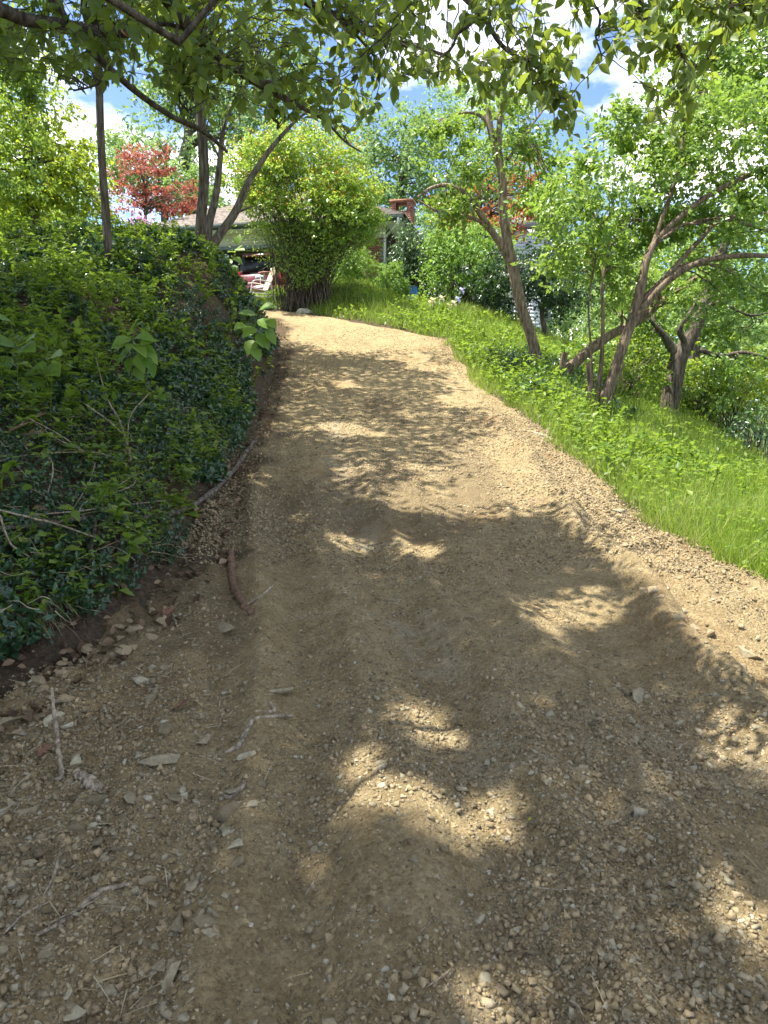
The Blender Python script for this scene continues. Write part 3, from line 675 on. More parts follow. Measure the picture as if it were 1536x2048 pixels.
def car():
    rz = math.radians(-12); p = at(520, 560, 26.0)
    e = empty('parked_minivan', (p[0], 26.0, 4.94), rz); tag(e, 'dark red minivan parked tail out in the open garage', 'car')
    paint = plain('dark red paint', (.12, .012, .016), .25, .03, 2, spec=.6); glass = plain('dark car glass', (.006, .007, .008), .35, .02, 2, spec=.25); blk = plain('black plastic', (.015, .015, .016), .5)
    def loft(secs, name, m, par):
        V = []; F = []
        for (y, hw, zb_, zt, tw) in secs:
            V += [[-hw, y, zb_ + .08], [-hw * .9, y, zb_], [hw * .9, y, zb_], [hw, y, zb_ + .08], [hw, y, zt - .1], [tw, y, zt], [-tw, y, zt], [-hw, y, zt - .1]]
        n = len(secs)
        for i in range(n - 1):
            for j in range(8): F.append([i * 8 + j, i * 8 + (j + 1) % 8, (i + 1) * 8 + (j + 1) % 8, (i + 1) * 8 + j])
        return link(name, new_mesh(name, V, [np.array(F), np.array([[7, 6, 5, 4, 3, 2, 1, 0], [(n - 1) * 8 + j for j in range(8)]])], m), par)
    loft([(0, .88, .32, 1.02, .8), (.12, .96, .28, 1.06, .88), (3.0, .97, .25, 1.04, .9), (4.4, .92, .3, .92, .78), (4.7, .8, .36, .8, .6)], 'body', paint, e)
    loft([(.1, .84, 1.0, 1.1, .8), (.3, .82, 1.0, 1.72, .68), (1.2, .82, 1.0, 1.78, .7), (2.6, .82, 1.0, 1.72, .68), (3.5, .8, 1.0, 1.08, .74)], 'cabin', blk, e)
    def slab(name, V, m, par=e): return link(name, new_mesh(name, V, [np.array([[0, 1, 2, 3], [7, 6, 5, 4], [0, 4, 5, 1], [1, 5, 6, 2], [2, 6, 7, 3], [3, 7, 4, 0]])], m), par)
    slab('rear_window', [[-.7, .07, 1.1], [.7, .07, 1.1], [.6, .26, 1.66], [-.6, .26, 1.66], [-.7, .12, 1.1], [.7, .12, 1.1], [.6, .31, 1.66], [-.6, .31, 1.66]], glass)
    mb = MB(); mb.tube([(-.1, .05, 1.13), (.3, .13, 1.33)], .01, 5); mb.build('wiper', blk, e)
    mb = MB(); mb.box((-.7, .15, 1.66), (.7, .42, 1.74)); mb.build('spoiler', paint, e)
    mb = MB(); mb.box((-.93, -.1, .38), (.93, .02, .62)); mb.build('bumper', paint, e)
    for s in (-1, 1):
        mb = MB(); mb.box((s * .84 - .1, -.012, .72), (s * .84 + .09, .16, 1.14)); mb.build('tail_light', plain('red lens', (.3, .01, .012), .2), e)
        for y in (.9, 3.7):
            a = np.linspace(0, 2 * math.pi, 25)[:-1]
            def disc(r, x0, x1):
                V = [[x, y + r * math.cos(t), .33 + r * math.sin(t)] for x in (x0, x1) for t in a]; n = 24
                return V, [np.array([[i, (i + 1) % n, n + (i + 1) % n, n + i] for i in range(n)]), np.array([list(range(n))[::-1], [n + i for i in range(n)]])]
            w = link('wheel', new_mesh('wheel', *disc(.33, s * .74, s * .98), blk), e); link('rim', new_mesh('rim', *disc(.2, s * .9, s * .99), plain('alloy', (.4, .4, .42), .3, metal=.8)), w)
    mb = MB(); mb.box((-.16, -.03, .84), (.16, -.006, 1.0)); pl = mb.build('license_plate', plain('plate', (.62, .62, .58), .4, .03), e)
    mb = MB(); [mb.box((-.12 + i * .042, -.034, .875), (-.12 + i * .042 + .026, -.031, .955)) for i in range(6)]; mb.build('plate_marks', plain('plate ink', (.12, .14, .2), .5), pl)
    mb = MB(); mb.box((-.3, -.02, 1.03), (.3, .0, 1.06)); mb.build('hatch_handle', blk, e)
car()

def patio():
    # sling chair, facing left and toward the drive
    Y = 21.6; p = at(517, 579, Y); g = float(G(p[0], Y)); e = empty('patio_chair', (p[0], Y, g), math.radians(-62)); tag(e, 'tan sling patio chair with white tube arms by the shrub', 'chair')
    wht = plain('white tube', (.7, .68, .66), .3, .03, spec=.6); sling = plain('tan sling', (.5, .4, .24), .8, .06, 60)
    prof = crm([(0, -.28, .44), (0, -.05, .40), (0, .16, .40), (0, .26, .55), (0, .42, .9), (0, .5, 1.12)], 26)
    V = []; 
    for q in prof: V += [[-.25, q[1], q[2]], [.25, q[1], q[2]]]
    n = len(prof); V2 = [[x, y + .012, z - .012] for x, y, z in V]; F = [[2 * i, 2 * i + 1, 2 * i + 3, 2 * i + 2] for i in range(n - 1)]; o = 2 * n
    F += [[o + 2 * i + 2, o + 2 * i + 3, o + 2 * i + 1, o + 2 * i] for i in range(n - 1)] + [[2 * i, 2 * i + 2, o + 2 * i + 2, o + 2 * i] for i in range(n - 1)] + [[2 * i + 1, o + 2 * i + 1, o + 2 * i + 3, 2 * i + 3] for i in range(n - 1)]
    link('sling_seat', new_mesh('sling_seat', V + V2, [np.array(F)], sling, True), e)
    for s in (-1, 1):
        mb = MB(); mb.tube(prof + np.array([s * .262, 0, 0]), .014, 8); mb.build('seat_rail', wht, e, smooth=True)
        mb = MB(); mb.tube(crm([(s * .29, -.36, 0), (s * .29, -.32, .35), (s * .29, -.26, .6), (s * .29, -.1, .66), (s * .29, .12, .65), (s * .29, .3, .62)], 30), .016, 8); mb.build('arm', wht, e, smooth=True)
        mb = MB(); mb.tube(crm([(s * .29, .28, .62), (s * .29, .36, .3), (s * .29, .46, 0)], 12), .016, 8); mb.build('leg', wht, e, smooth=True)
        mb = MB(); mb.tube([(s * .29, -.33, .3), (s * .29, .37, .28)], .013, 8); mb.build('side_rail', wht, e, smooth=True)
    mb = MB(); mb.tube([(-.29, .37, .28), (.29, .37, .28)], .012, 8); mb.tube([(-.29, -.33, .3), (.29, -.33, .3)], .012, 8); mb.build('stretcher', wht, e, smooth=True)
    # small pink topped side table behind the chair
    p = at(540, 575, 22.6); g = float(G(p[0], 22.6)); t = empty('side_table', (p[0] - .05, 22.6, g)); tag(t, 'small reddish side table just behind the tan patio chair', 'table')
    mb = MB(); a = np.linspace(0, 2 * math.pi, 21)[:-1]; V = [[.3 * math.cos(q), .3 * math.sin(q), z] for z in (.66, .69) for q in a]
    mb.add(V, [[[i, (i + 1) % 20, 20 + (i + 1) % 20, 20 + i] for i in range(20)], [list(range(20))[::-1], [20 + i for i in range(20)]]]); mb.build('table_top', plain('faded red top', (.38, .14, .15), .5), t)
    for q in (0.5, 2.1, 3.7, 5.2): mb = MB(); mb.tube([(.24 * math.cos(q), .24 * math.sin(q), .66), (.28 * math.cos(q), .28 * math.sin(q), 0)], .013, 6); mb.build('leg', wht, t)
patio()

# neighbour's house and railing seen through the right-hand trees
def neighbour():
    p = at(1028, 672, 33); e = empty('neighbour_house', (p[0], 33, p[2] - 1.6)); tag(e, 'white sided neighbour house glimpsed behind the leaning right tree trunk', 'house')
    mb = MB(); mb.box((0, .06, 1.6), (1.45, 5, 6.2)); mb.build('wall', plain('white wall', (.66, .66, .68), .7, .04), e)
    mb = MB(); [mb.box((-.02, 0, 1.6 + i * .16), (1.4, .055 + .012 * (i % 2), 1.6 + i * .16 + .15)) for i in range(28)]; mb.build('siding', plain('white siding', (.6, .61, .66), .6, .05), e)
    mb = MB(); mb.box((0, .1, -1), (1.4, 4.9, 1.59)); mb.build('brick_base', plain('red brick base', (.3, .13, .08), .9, .25, 12), e)
    mb = MB(); mb.box((1.42, -.06, .9), (1.62, .1, 6.2)); mb.build('corner_post', plain('grey post', (.2, .21, .23), .6), e)
    V = [[-.4, -.4, 6.2], [2, -.4, 6.2], [2, 5.4, 6.2], [-.4, 5.4, 6.2], [-.4, 2.5, 7.6], [2, 2.5, 7.6]]
    link('roof', new_mesh('roof', V, [np.array([[0, 1, 5, 4], [2, 3, 4, 5], [3, 2, 1, 0]]), np.array([[0, 4, 3], [1, 2, 5]])], plain('grey roof', (.2, .19, .18), .9)), e)
    p = at(1120, 752, 19.0); g = p[2]; f = empty('white_railing', (p[0], 19, g)); tag(f, 'pale metal railing low behind the leaning cut trunk', 'railing'); w = plain('pale railing', (.55, .6, .62), .5, .04)
    mb = MB(); mb.box((0, -.02, .5), (1.0, .02, .54)); mb.build('rail', w, f); mb = MB(); mb.box((0, -.02, .06), (1.0, .02, .1)); mb.build('rail', w, f)
    mbb = MB(); mbb.box((-.014, -.012, -.4), (.014, .012, .5)); pm = new_mesh('picket', *mbb.arrays(), w)
    for i in range(12): link('picket', pm, f, (.04 + i * .083, 0, 0))
neighbour()
M['dry_grass'] = leaf_mat('yellowing grass', [(0, (.12, .17, .04)), (.6, (.26, .3, .08)), (1, (.4, .36, .16))], (.42, .45, .1), .45)

# ------------------------------------------------------------------ trees on the left bank
def shade_leaves(n, gx, gy, hmin, hmax, mask, size, clump=26, cr=.38):
    """leaves of a crown that hangs over the place (gx, gy): each spray of leaves sits hmin..hmax above the ground, up the sun's slant"""
    pos = []
    while sum(len(q) for q in pos) < n:
        m = 4000; x = rng.uniform(gx[0], gx[1], m // clump); y = rng.uniform(gy[0], gy[1], m // clump); h = rng.uniform(hmin, hmax, m // clump)
        x = np.repeat(x, clump); y = np.repeat(y, clump); h = np.repeat(h, clump)
        k = len(x); a = rng.normal(size=(k, 3)) * np.array([cr, cr, cr * .35]); x = x + a[:, 0]; y = y + a[:, 1]
        ok = rng.uniform(0, 1, k) < mask(x, y); x, y, h, dz = x[ok], y[ok], h[ok], a[ok, 2]
        z = G0(x, y) + h + dz; s = (h + dz) / SUN[2]
        pos.append(np.stack([x + SUN[0] * s, y + SUN[1] * s, z], 1))
    p = np.concatenate(pos)[:n]; k = len(p); d = rnd(k); d[:, 2] = d[:, 2] * .4 - .3
    return p, d, rnd(k) * .5 + UP * .8, size * rng.uniform(.7, 1.25, k)

# sunny gaps of the foreground shade, as ellipses on the ground
LIT_PX = [(850, 1435, 60, 50, 1), (740, 1535, 55, 38, .9), (800, 1615, 120, 48, 1), (930, 1640, 80, 45, 1), (1000, 1590, 55, 50, 1), (1180, 1215, 62, 36, 1), (1095, 1240, 45, 40, .8), (1110, 1290, 40, 25, .5),
          (700, 1085, 45, 18, .8), (830, 1098, 50, 18, .8), (150, 1405, 60, 42, .9), (960, 1965, 85, 70, .8), (1505, 1850, 60, 85, .9), (1330, 1590, 90, 45, .45), (1240, 1660, 60, 45, .4),
          (650, 1720, 35, 50, .4), (560, 1460, 50, 30, .5), (520, 1530, 40, 25, .5), (1500, 1500, 70, 60, .8), (1290, 2000, 80, 60, .45), (480, 1930, 70, 50, .3), (650, 1080, 60, 22, .4), (520, 960, 30, 14, .8), (590, 1040, 30, 14, .5), (640,1400,60,30,.35), (1060, 1440, 70, 30, .25)]
LIT = []
for a, b, rx, ry, w in LIT_PX:
    c = hit(a, b); r = hit(a + rx, b); f = hit(a, b - ry); LIT.append((c[0], c[1], abs(r[0] - c[0]), abs(f[1] - c[1]), w))
def mask_near(x, y):
    v = np.ones_like(x); j = .22 * fbm(x * 2.3, y * 2.3, 3, 41)
    for cx, cy_, rx, ry, w in LIT:
        q = ((x - cx) / rx) ** 2 + ((y - cy_) / ry) ** 2; v = np.minimum(v, 1 - min(1, w * 1.25) * (1 - sst(.8, 2.1, q + j)))
    edge = 1.5 + .25 * fbm(y * 1.4, y * 0 + 2, 3, 43) + .1 * sst(3, 1.5, y)
    v = v * sst(edge + .12, edge - .12, x)
    yb = 5.55 + .55 * fbm(x * 1.3, x * 0 + 5, 3, 44) + .5 * sst(.1, -.4, x) + 6 * sst(-.45, -1.0, x)
    return v * sst(yb + .2, yb - .2, y)
def mask_mid(x, y):
    v = sst(1.45, .4, x + .8 * fbm(x * .9, y * .9, 3, 45) + .35 * np.sin(y * 1.1))
    v = v * sst(6.3, 7.3, y + .7 * fbm(x * 1.2, x * 0 + 1, 2, 46) + 1.5 * sst(.3, -.4, x)) * sst(15.6, 14.2, y + .8 * fbm(x * 1.1, y * 0 + 3, 2, 47) - .6 * sst(-1, -2, x))
    g = fbm(x * 1.5, y * 1.1, 3, 48); return v * (1 - .95 * sst(.19, .3, g) * sst(-1.9, -.6, x)) * np.where(x < -2.6, .65, 1)

def overhang():
    base = on(-5.6, 1.2); e = empty('overhanging_tree', base); tag(e, 'large tree leaning over the drive, leafy branches filling the top', 'tree')
    tp = crm([base + [0, 0, -.3], base + [.05, .1, 1.4], base + [.3, .4, 2.8], base + [.6, .9, 4.4], base + [.9, 1.5, 6.8], base + [1.2, 2.1, 9.6]], 26); tr = np.linspace(.2, .06, 26); tr[:2] *= 1.3
    mb = MB(); mb.add(*tube(tp, tr, 12, .04)); mb.build('trunk', M['bark_dark'], e, base, True)
    B = [[(-60, 12, 3.5, 14), (0, 22, 3.7, 13), (60, 38, 3.8, 12), (130, 52, 3.9, 10), (200, 62, 4.0, 10), (256, 67, 4.05, 9)],
         [(60, -60, 3.9, 8), (110, 10, 4.0, 7.5), (190, 105, 4.2, 6.5), (270, 185, 4.4, 6), (340, 230, 4.7, 5), (410, 264, 5, 4.5), (450, 302, 5.2, 3)],
         [(290, -60, 3.9, 14), (345, 8, 4.1, 13), (400, 76, 4.3, 11), (470, 137, 4.5, 9.5), (522, 170, 4.6, 8), (600, 213, 4.9, 4.5), (650, 240, 5.1, 3), (690, 283, 5.3, 2), (718, 303, 5.4, 1.5)],
         [(522, 170, 4.6, 6), (560, 163, 4.6, 5), (598, 146, 4.6, 4)],
         [(540, -60, 4.3, 10), (620, 8, 4.5, 8), (720, 58, 4.7, 6), (800, 88, 4.9, 5), (900, 112, 5.1, 3)],
         [(880, -60, 3.4, 7), (950, 20, 3.1, 5), (1010, 88, 3.0, 4), (1080, 148, 2.9, 3), (1132, 190, 2.9, 2)],
         [(1230, -60, 2.9, 6), (1290, 30, 2.9, 5), (1350, 95, 2.9, 3.5), (1400, 140, 2.9, 2)],
         [(254, 62, 4.05, 5), (330, 50, 4.2, 4), (400, 62, 4.3, 2.5)],
         [(352, 20, 4.05, 3), (358, 110, 4.1, 3), (362, 190, 4.15, 2.4), (372, 225, 4.2, 1.6)], [(420, 60, 4.3, 3), (435, 130, 4.3, 3), (452, 158, 4.3, 2.5)],
         [(530, 180, 4.6, 4), (545, 225, 4.6, 3.5), (557, 258, 4.6, 2)], [(200, -30, 4.4, 4), (190, 60, 4.5, 3), (200, 160, 4.5, 2.5), (150, 180, 4.5, 1.5)],
         [(1240, -50, 2.9, 4), (1330, 0, 2.85, 3.5), (1430, 25, 2.8, 3), (1540, 40, 2.8, 2)], [(1150, -60, 2.9, 3), (1190, 20, 2.85, 2.5), (1200, 110, 2.85, 1.5)], [(960, 30, 3.1, 3), (900, 90, 3.1, 2.5), (870, 150, 3.1, 1.5)], [(1040, 110, 2.95, 2.5), (1090, 150, 2.9, 2), (1130, 205, 2.9, 1.5)], [(700, 50, 4.7, 3), (760, 130, 4.9, 2), (800, 170, 5, 1.5)]]
    curves = []
    for i, L in enumerate(B):
        P, R = limb(L); P = wob(P, .012, 2, i); curves.append((P, R)); mb = MB(); mb.tube(P, R, 8); o = mb.build('branch', M['bark_dark'], e, base, True)
        if i in (0, 1, 2, 4, 5, 6):   # unseen run from the trunk to where the branch enters the picture
            j = int(np.argmin(np.abs(tp[:, 2] - max(base[2] + 1.4, P[0][2] - .5 - .1 * i)))); Q = limb_curve(tp[j], unit(P[0] - tp[j] + [0, 0, .5]), P[0], 10)
            mb = MB(); mb.add(*tube(Q, np.linspace(min(tr[j] * .6, R[0] * 1.7), R[0], 10), 8)); mb.build('branch', M['bark_dark'], e, base, True)
    # fresh saw cut on the first branch
    P, R = curves[0]; c = P[-1]; t = unit(P[-1] - P[-3]); d = unit(np.array([0, -1, 0]) * .75 + t * .6); N = unit(np.cross(d, UP)); Bn = np.cross(d, N); a = np.linspace(0, 2 * math.pi, 15)[:-1]
    V = np.concatenate([[c + d * q + (np.cos(x) * N * 1.7 + np.sin(x) * Bn) * R[-1] * .95 for x in a] for q in (-.004, .012)]); n = 14
    part('saw_cut', V, [np.array([[i, (i + 1) % n, n + (i + 1) % n, n + i] for i in range(n)]), np.array([list(range(n))[::-1], [n + i for i in range(n)]])], plain('fresh cut wood', (.5, .26, .1), .7), e, base)['label'] = 'fresh orange saw cut'
    # leafy twigs
    bx = [-80, 0, 60, 100, 200, 300, 400, 500, 600, 700, 760, 800, 900, 1000, 1080, 1140, 1190, 1250, 1300, 1350, 1400, 1450, 1536, 1620]
    by = [120, 140, 150, 165, 145, 165, 190, 215, 235, 265, 245, 150, 180, 210, 200, 285, 170, 215, 190, 275, 195, 90, 40, 30]
    allP = np.concatenate([c[0] for c in curves]); pos, dr, nm, sz = [], [], [], []; tw = MB()
    for i in range(1350):
        px = rng.uniform(-80, 1600); yb = np.interp(px, bx, by); py = -120 + (yb + 120) * rng.uniform(0, 1) ** .8; Y = rng.uniform(3.6, 6.2) if px < 930 else rng.uniform(2.5, 3.4)
        if 1165 < px < 1235 and 10 < py < 150: continue
        if fbm(np.array(px / 130.), np.array(py / 90.), 2, 71) > (.3 if px < 930 else .22): continue
        q = at(px, py, Y); j = int(np.argsort(np.linalg.norm(allP - q, axis=1))[rng.integers(0, 14)]); s = allP[j]; L = np.linalg.norm(q - s)
        if px > 930 and L > .34: s = q + unit(unit(s - q) + rnd(1)[0] * .5 + [0, 0, .5]) * rng.uniform(.16, .28); L = .25
        elif L > .7: s = q + unit(s - q) * rng.uniform(.3, .5) + [0, 0, .22]; L = .5
        C = limb_curve(s, unit(unit(q - s) + [0, 0, .35]), q, 7); tw.add(*tube(C, np.linspace(.0034, .0014, 7) * (1 if px < 930 else .55), 4))
        m = rng.integers(5, 10) if px < 930 else rng.integers(4, 8); f = 1 - rng.uniform(0, 1, m) ** 1.5 * min(1, .45 / L); f[0] = 1; kk = f * 5.99; i0 = np.minimum(kk.astype(int), 5); pp = C[i0] + (C[i0 + 1] - C[i0]) * (kk - i0)[:, None]
        tdir = unit(C[-1] - C[-3]); dd = tdir * .6 + rnd(m) * .95; dd[:, 2] -= .4
        pos.append(pp); dr.append(dd); nm.append(rnd(m) * .6 + UP * .35 + np.array([0, -.35, 0])); sz.append(rng.uniform(.045, .085, m) * (1 if px < 930 else .72))
    tw.build('twigs', M['bark_dark'], e, base)['kind'] = 'stuff'
    pos, dr, nm, sz = map(np.concatenate, (pos, dr, nm, sz)); R = leafR(dr, nm); V0, F0 = L_HI
    pp = to_px(pos); inf = (pp[:, 0] > 10) & (pp[:, 0] < 1526) & (pp[:, 1] > 15) & (pp[:, 1] < 320); score = np.where(inf, sz / pp[:, 2], 0); order = np.argsort(-score); own = order[:290]; rest = order[290:]
    lme = [new_mesh('leaf', *leaf_hi(w, f, d), M['canopy_own']) for w, f, d in ((.56, .16, .22), (.6, .2, .3), (.5, .12, .15), (.58, .25, .1))]
    for n_, i in enumerate(own):
        o = link('leaf', lme[n_ % 4], e); m4 = Matrix.Identity(4)
        for r in range(3):
            for c in range(3): m4[r][c] = R[i][r][c] * sz[i]
            m4[r][3] = pos[i][r] - base[r]
        o.matrix_local = m4
    V, F = scatter(V0, F0, pos[rest], R[rest], sz[rest]); part('crown', V, F, M['canopy'], e, base, kind='stuff')
    p, d, n, s = shade_leaves(140000, (-7.5, 1.9), (-1.2, 8.2), 7.0, 11.5, mask_near, .115)
    V, F = scatter(*L_2, p, leafR(d, n), s); part('upper_crown', V, F, M['canopy'], e, base, kind='stuff')
    # limbs that carry the upper crown
    mb = MB(); add_limbs(mb, tp, tr, p[rng.permutation(len(p))[:70]], .45); mb.build('limbs', M['bark_dark'], e, base, True)
M['canopy_own'] = leaf_mat('overhanging single leaf', [(0, (.05, .095, .018)), (1, (.13, .19, .035))], (.4, .48, .05), .52)
def objrand(m):   # single leaf objects vary per object
    nt = m.node_tree
    for l in list(nt.links):
        if l.from_socket.name == 'Random Per Island': s = l.to_socket; nt.links.remove(l); nt.links.new(nt.nodes.new('ShaderNodeObjectInfo').outputs['Random'], s)
objrand(M['canopy_own'])
overhang()

def left_trees():
    p, d, n, s = shade_leaves(34000, (-6.5, 1.9), (6.3, 16), 5.4, 8.6, mask_mid, .12, 22, .33)
    specs = [('slender_tree', 'slender dark straight tree standing on the bank at far left', [[(216, 500, 11, 8.6), (212, 430, 11, 7.8), (205, 340, 11, 7.4), (200, 230, 11, 7.0), (197, 120, 11, 6.6), (186, 0, 11, 6.2), (180, -120, 11, 4.7)]]),
             ('slender_tree', 'thicker straight tree trunk left of the garage with bare lower stem', [[(398, 505, 14, 10.9), (402, 440, 14, 10.1), (408, 360, 14, 9.8), (405, 280, 14, 9.4), (398, 180, 14, 9.4), (402, 80, 14, 8.6), (408, -60, 14, 7.0)]]),
             ('forked_tree', 'two stemmed curved tree leaning right across the garage roof', [[(416, 505, 14.3, 8.6), (418, 450, 14.3, 7.8), (432, 390, 14.3, 7.0), (440, 320, 14.3, 5.5), (447, 260, 14.3, 3.9), (470, 200, 14.3, 2.7), (500, 160, 14.3, 2.0)], [(418, 505, 14.3, 9.4), (440, 468, 14.3, 8.6), (470, 425, 14.3, 7.8), (500, 360, 14.3, 6.2), (540, 300, 14.3, 4.7), (585, 248, 14.3, 3.1), (625, 215, 14.3, 2.0)],
                              [(470, 427, 14.3, 3.1), (490, 418, 14.2, 2.3), (505, 412, 14.1, 1.2)], [(440, 318, 14.3, 2.3), (420, 280, 14.4, 2.3), (412, 262, 14.5, 1.6)]])]
    roots = []
    for nm, lab, LL in specs:
        cur = [limb(L, 34) for L in LL]; roots.append((nm, lab, cur))
    tops = np.array([c[0][0][-1] for _, _, c in roots]); own = np.argmin(((p[:, None, :2] - tops[None, :, :2]) ** 2).sum(-1) + rng.uniform(0, 3, (len(p), 3)), axis=1)
    for i, (nm, lab, cur) in enumerate(roots):
        b = cur[0][0][0]; e = empty(nm, b); tag(e, lab, 'tree', 'slender trees on the left bank')
        for j, (P, R) in enumerate(cur):
            P = P.copy()
            if j < 2 and i < 2 or j < 2: P[0, 2] -= .5
            mb = MB(); mb.tube(P, R, 10); mb.build('trunk' if j == 0 or (i == 2 and j == 1) else 'branch', M['bark_dark'] if i < 2 else M['bark_grey'], e, b, True)
        q = own == i; V, F = scatter(*L_LO, p[q], leafR(d[q], n[q]), s[q]); part('crown', V, F, M['canopy'], e, b, kind='stuff')
        mb = MB(); add_limbs(mb, cur[0][0], cur[0][1], p[q][rng.permutation(q.sum())[:34]], .55, rmin=.005); mb.build('limbs', M['bark_dark'], e, b, True)
left_trees()

# ------------------------------------------------------------------ tall shrub in front of the garage, clipped bushes
def big_shrub():
    Y = 20.7; b = at(602, 606, Y); b[2] = float(G(b[0], Y)); e = empty('tall_shrub', b); tag(e, 'tall vase shaped yellow green shrub in front of the garage', 'shrub')
    ells = [(600, 365, Y, 135, 72, 1.7), (498, 362, Y, 62, 62, 1.1), (690, 385, Y, 72, 75, 1.2), (610, 312, Y, 105, 45, 1.3), (660, 440, Y - .3, 95, 48, 1.2), (550, 420, Y - .3, 60, 40, 1), (720, 440, Y, 48, 50, .8), (545, 300, Y, 50, 35, .8)]
    cl = clumps_in(ells, nclump=34); mb = MB()
    for c, r, cc in cl:
        for t in cc[:26]:
            s = b + np.array([rng.normal() * .32 + .14, rng.normal() * .25, -.1]); m = s + (t - s) * .45; m[2] += .35; m[:2] = s[:2] + (t - s)[:2] * .3
            mb.add(*tube(crm([s, m, t], 8), np.linspace(.015, .004, 8), 5))
    for i in range(160):
        s = b + np.array([rng.normal() * .3, rng.normal() * .25, -.1]); t = at(rng.uniform(515, 745), rng.uniform(410, 500), Y + rng.uniform(-1, 1)); m = s + (t - s) * .5; m[2] += .2
        mb.add(*tube(crm([s, m, t], 7), np.linspace(.012, .004, 7), 4))
    mb.build('stems', M['bark_dark'], e, b)['kind'] = 'stuff'
    p, d, n, s = leaves_for(cl, Y, .085, 1.7, .19, .8, .5); V, F = scatter(*L_2, p, leafR(d, n), s); part('crown', V, F, M['shrub'], e, b, kind='stuff')
    # sparse leaves among the stems
    k = 11000; fr = rng.beta(1.3, 2.0, k); q = np.array([at(605 + rng.normal() * 62 * (1.15 - f_) + 25 * (1 - f_), 445 + 140 * f_, Y + rng.uniform(-.9, .9)) for f_ in fr]); V, F = scatter(*L_2, q, leafR(rnd(k), rnd(k) + UP * .5), rng.uniform(.05, .09, k)); part('lower_leaves', V, F, M['mid'], e, b, kind='stuff')
    sh, shd, shm = [], [], MB()
    for c_, r_, cc in cl:
        for t_ in cc[rng.permutation(len(cc))[:9]]:
            o_ = unit(t_ - b - np.array([0, 0, 1.4])); s0 = c_ + (t_ - c_) * .9; e0 = s0 + unit(o_ + rnd(1)[0] * .45 + [0, 0, .35]) * rng.uniform(.3, .75); e0[2] -= .05; C_ = np.linspace(s0, e0, 4); C_[1:3, 2] += .05; shm.add(*tube(C_, [.006, .005, .004, .002], 3))
            m_ = 16; f_ = rng.uniform(0, 1, m_); sh.append(s0 + (e0 - s0) * f_[:, None] + rng.normal(size=(m_, 3)) * .025); shd.append(unit(e0 - s0) * .6 + rnd(m_) * .8)
    sh, shd = np.concatenate(sh), np.concatenate(shd); shm.add(*scatter(*L_2, sh, leafR(shd, rnd(len(sh)) * .5 + UP), rng.uniform(.06, .11, len(sh)))); shm.build('shoots', M['shrub'], e, b)['kind'] = 'stuff'
    top = p[(to_px(p)[:, 1] < 420) & (rng.uniform(0, 1, len(p)) < .13)]; top = top + rnd(len(top)) * .1 + UP * .1; k = len(top); V, F = scatter(*L_2, top, leafR(rnd(k) + UP, rnd(k) + UP * .3), rng.uniform(.06, .1, k)); part('new_tips', V, F, M['shrub_tip'], e, b, kind='stuff')
big_shrub()
def ball(name, label, ells, lm, size, cat='shrub', Y=22, k=3.2, tight=.12, stem=True, group=None, shell=.16, nclump=90):
    c = at(ells[0][0], ells[0][1] + ells[0][4], ells[0][2]); b = np.array([c[0], c[1], min(c[2], float(G(c[0], c[1])))])
    e = empty(name, b); tag(e, label, cat, group); cl = clumps_in(ells, nclump=nclump, shell=shell); mb = MB()
    for q, r, cc in cl:
        for t in cc[:14]: s = b + np.array([rng.normal() * r[0] * .2, rng.normal() * .1, -.05]); mb.add(*tube(limb_curve(s, UP, t, 6), np.linspace(.018, .005, 6), 4))
    mb.build('stems', M['bark_dark'], e, b)
    p, d, n, s = leaves_for(cl, Y, size, k, tight, .9, .4, .6); V, F = scatter(*L_2, p, leafR(d, n), s); part('foliage', V, F, M[lm], e, b, kind='stuff'); return e
ball('boxwood', 'rounded bright boxwood directly below the brick pier', [(712, 545, 23.5, 52, 44, .7), (690, 560, 23.4, 30, 30, .5)], 'box', .05)
ball('boxwood', 'smaller egg shaped boxwood right of the brick pier', [(785, 572, 22.5, 30, 42, .45)], 'box', .045)
ball('holly_bush', 'dark blue green broad bush at the corner of the brown side wall', [(845, 500, 25, 55, 55, .9), (850, 560, 24.8, 45, 45, .8), (810, 520, 25, 25, 45, .6)], 'blue_holly', .09, tight=.2, k=2.6)
ball('leafy_shrub', 'broad lime topped leafy shrub behind the irises', [(925, 530, 23, 75, 62, 1.1), (960, 490, 23, 60, 40, 1), (900, 480, 23.2, 45, 30, .8)], 'box', .1, tight=.22, k=2.2)

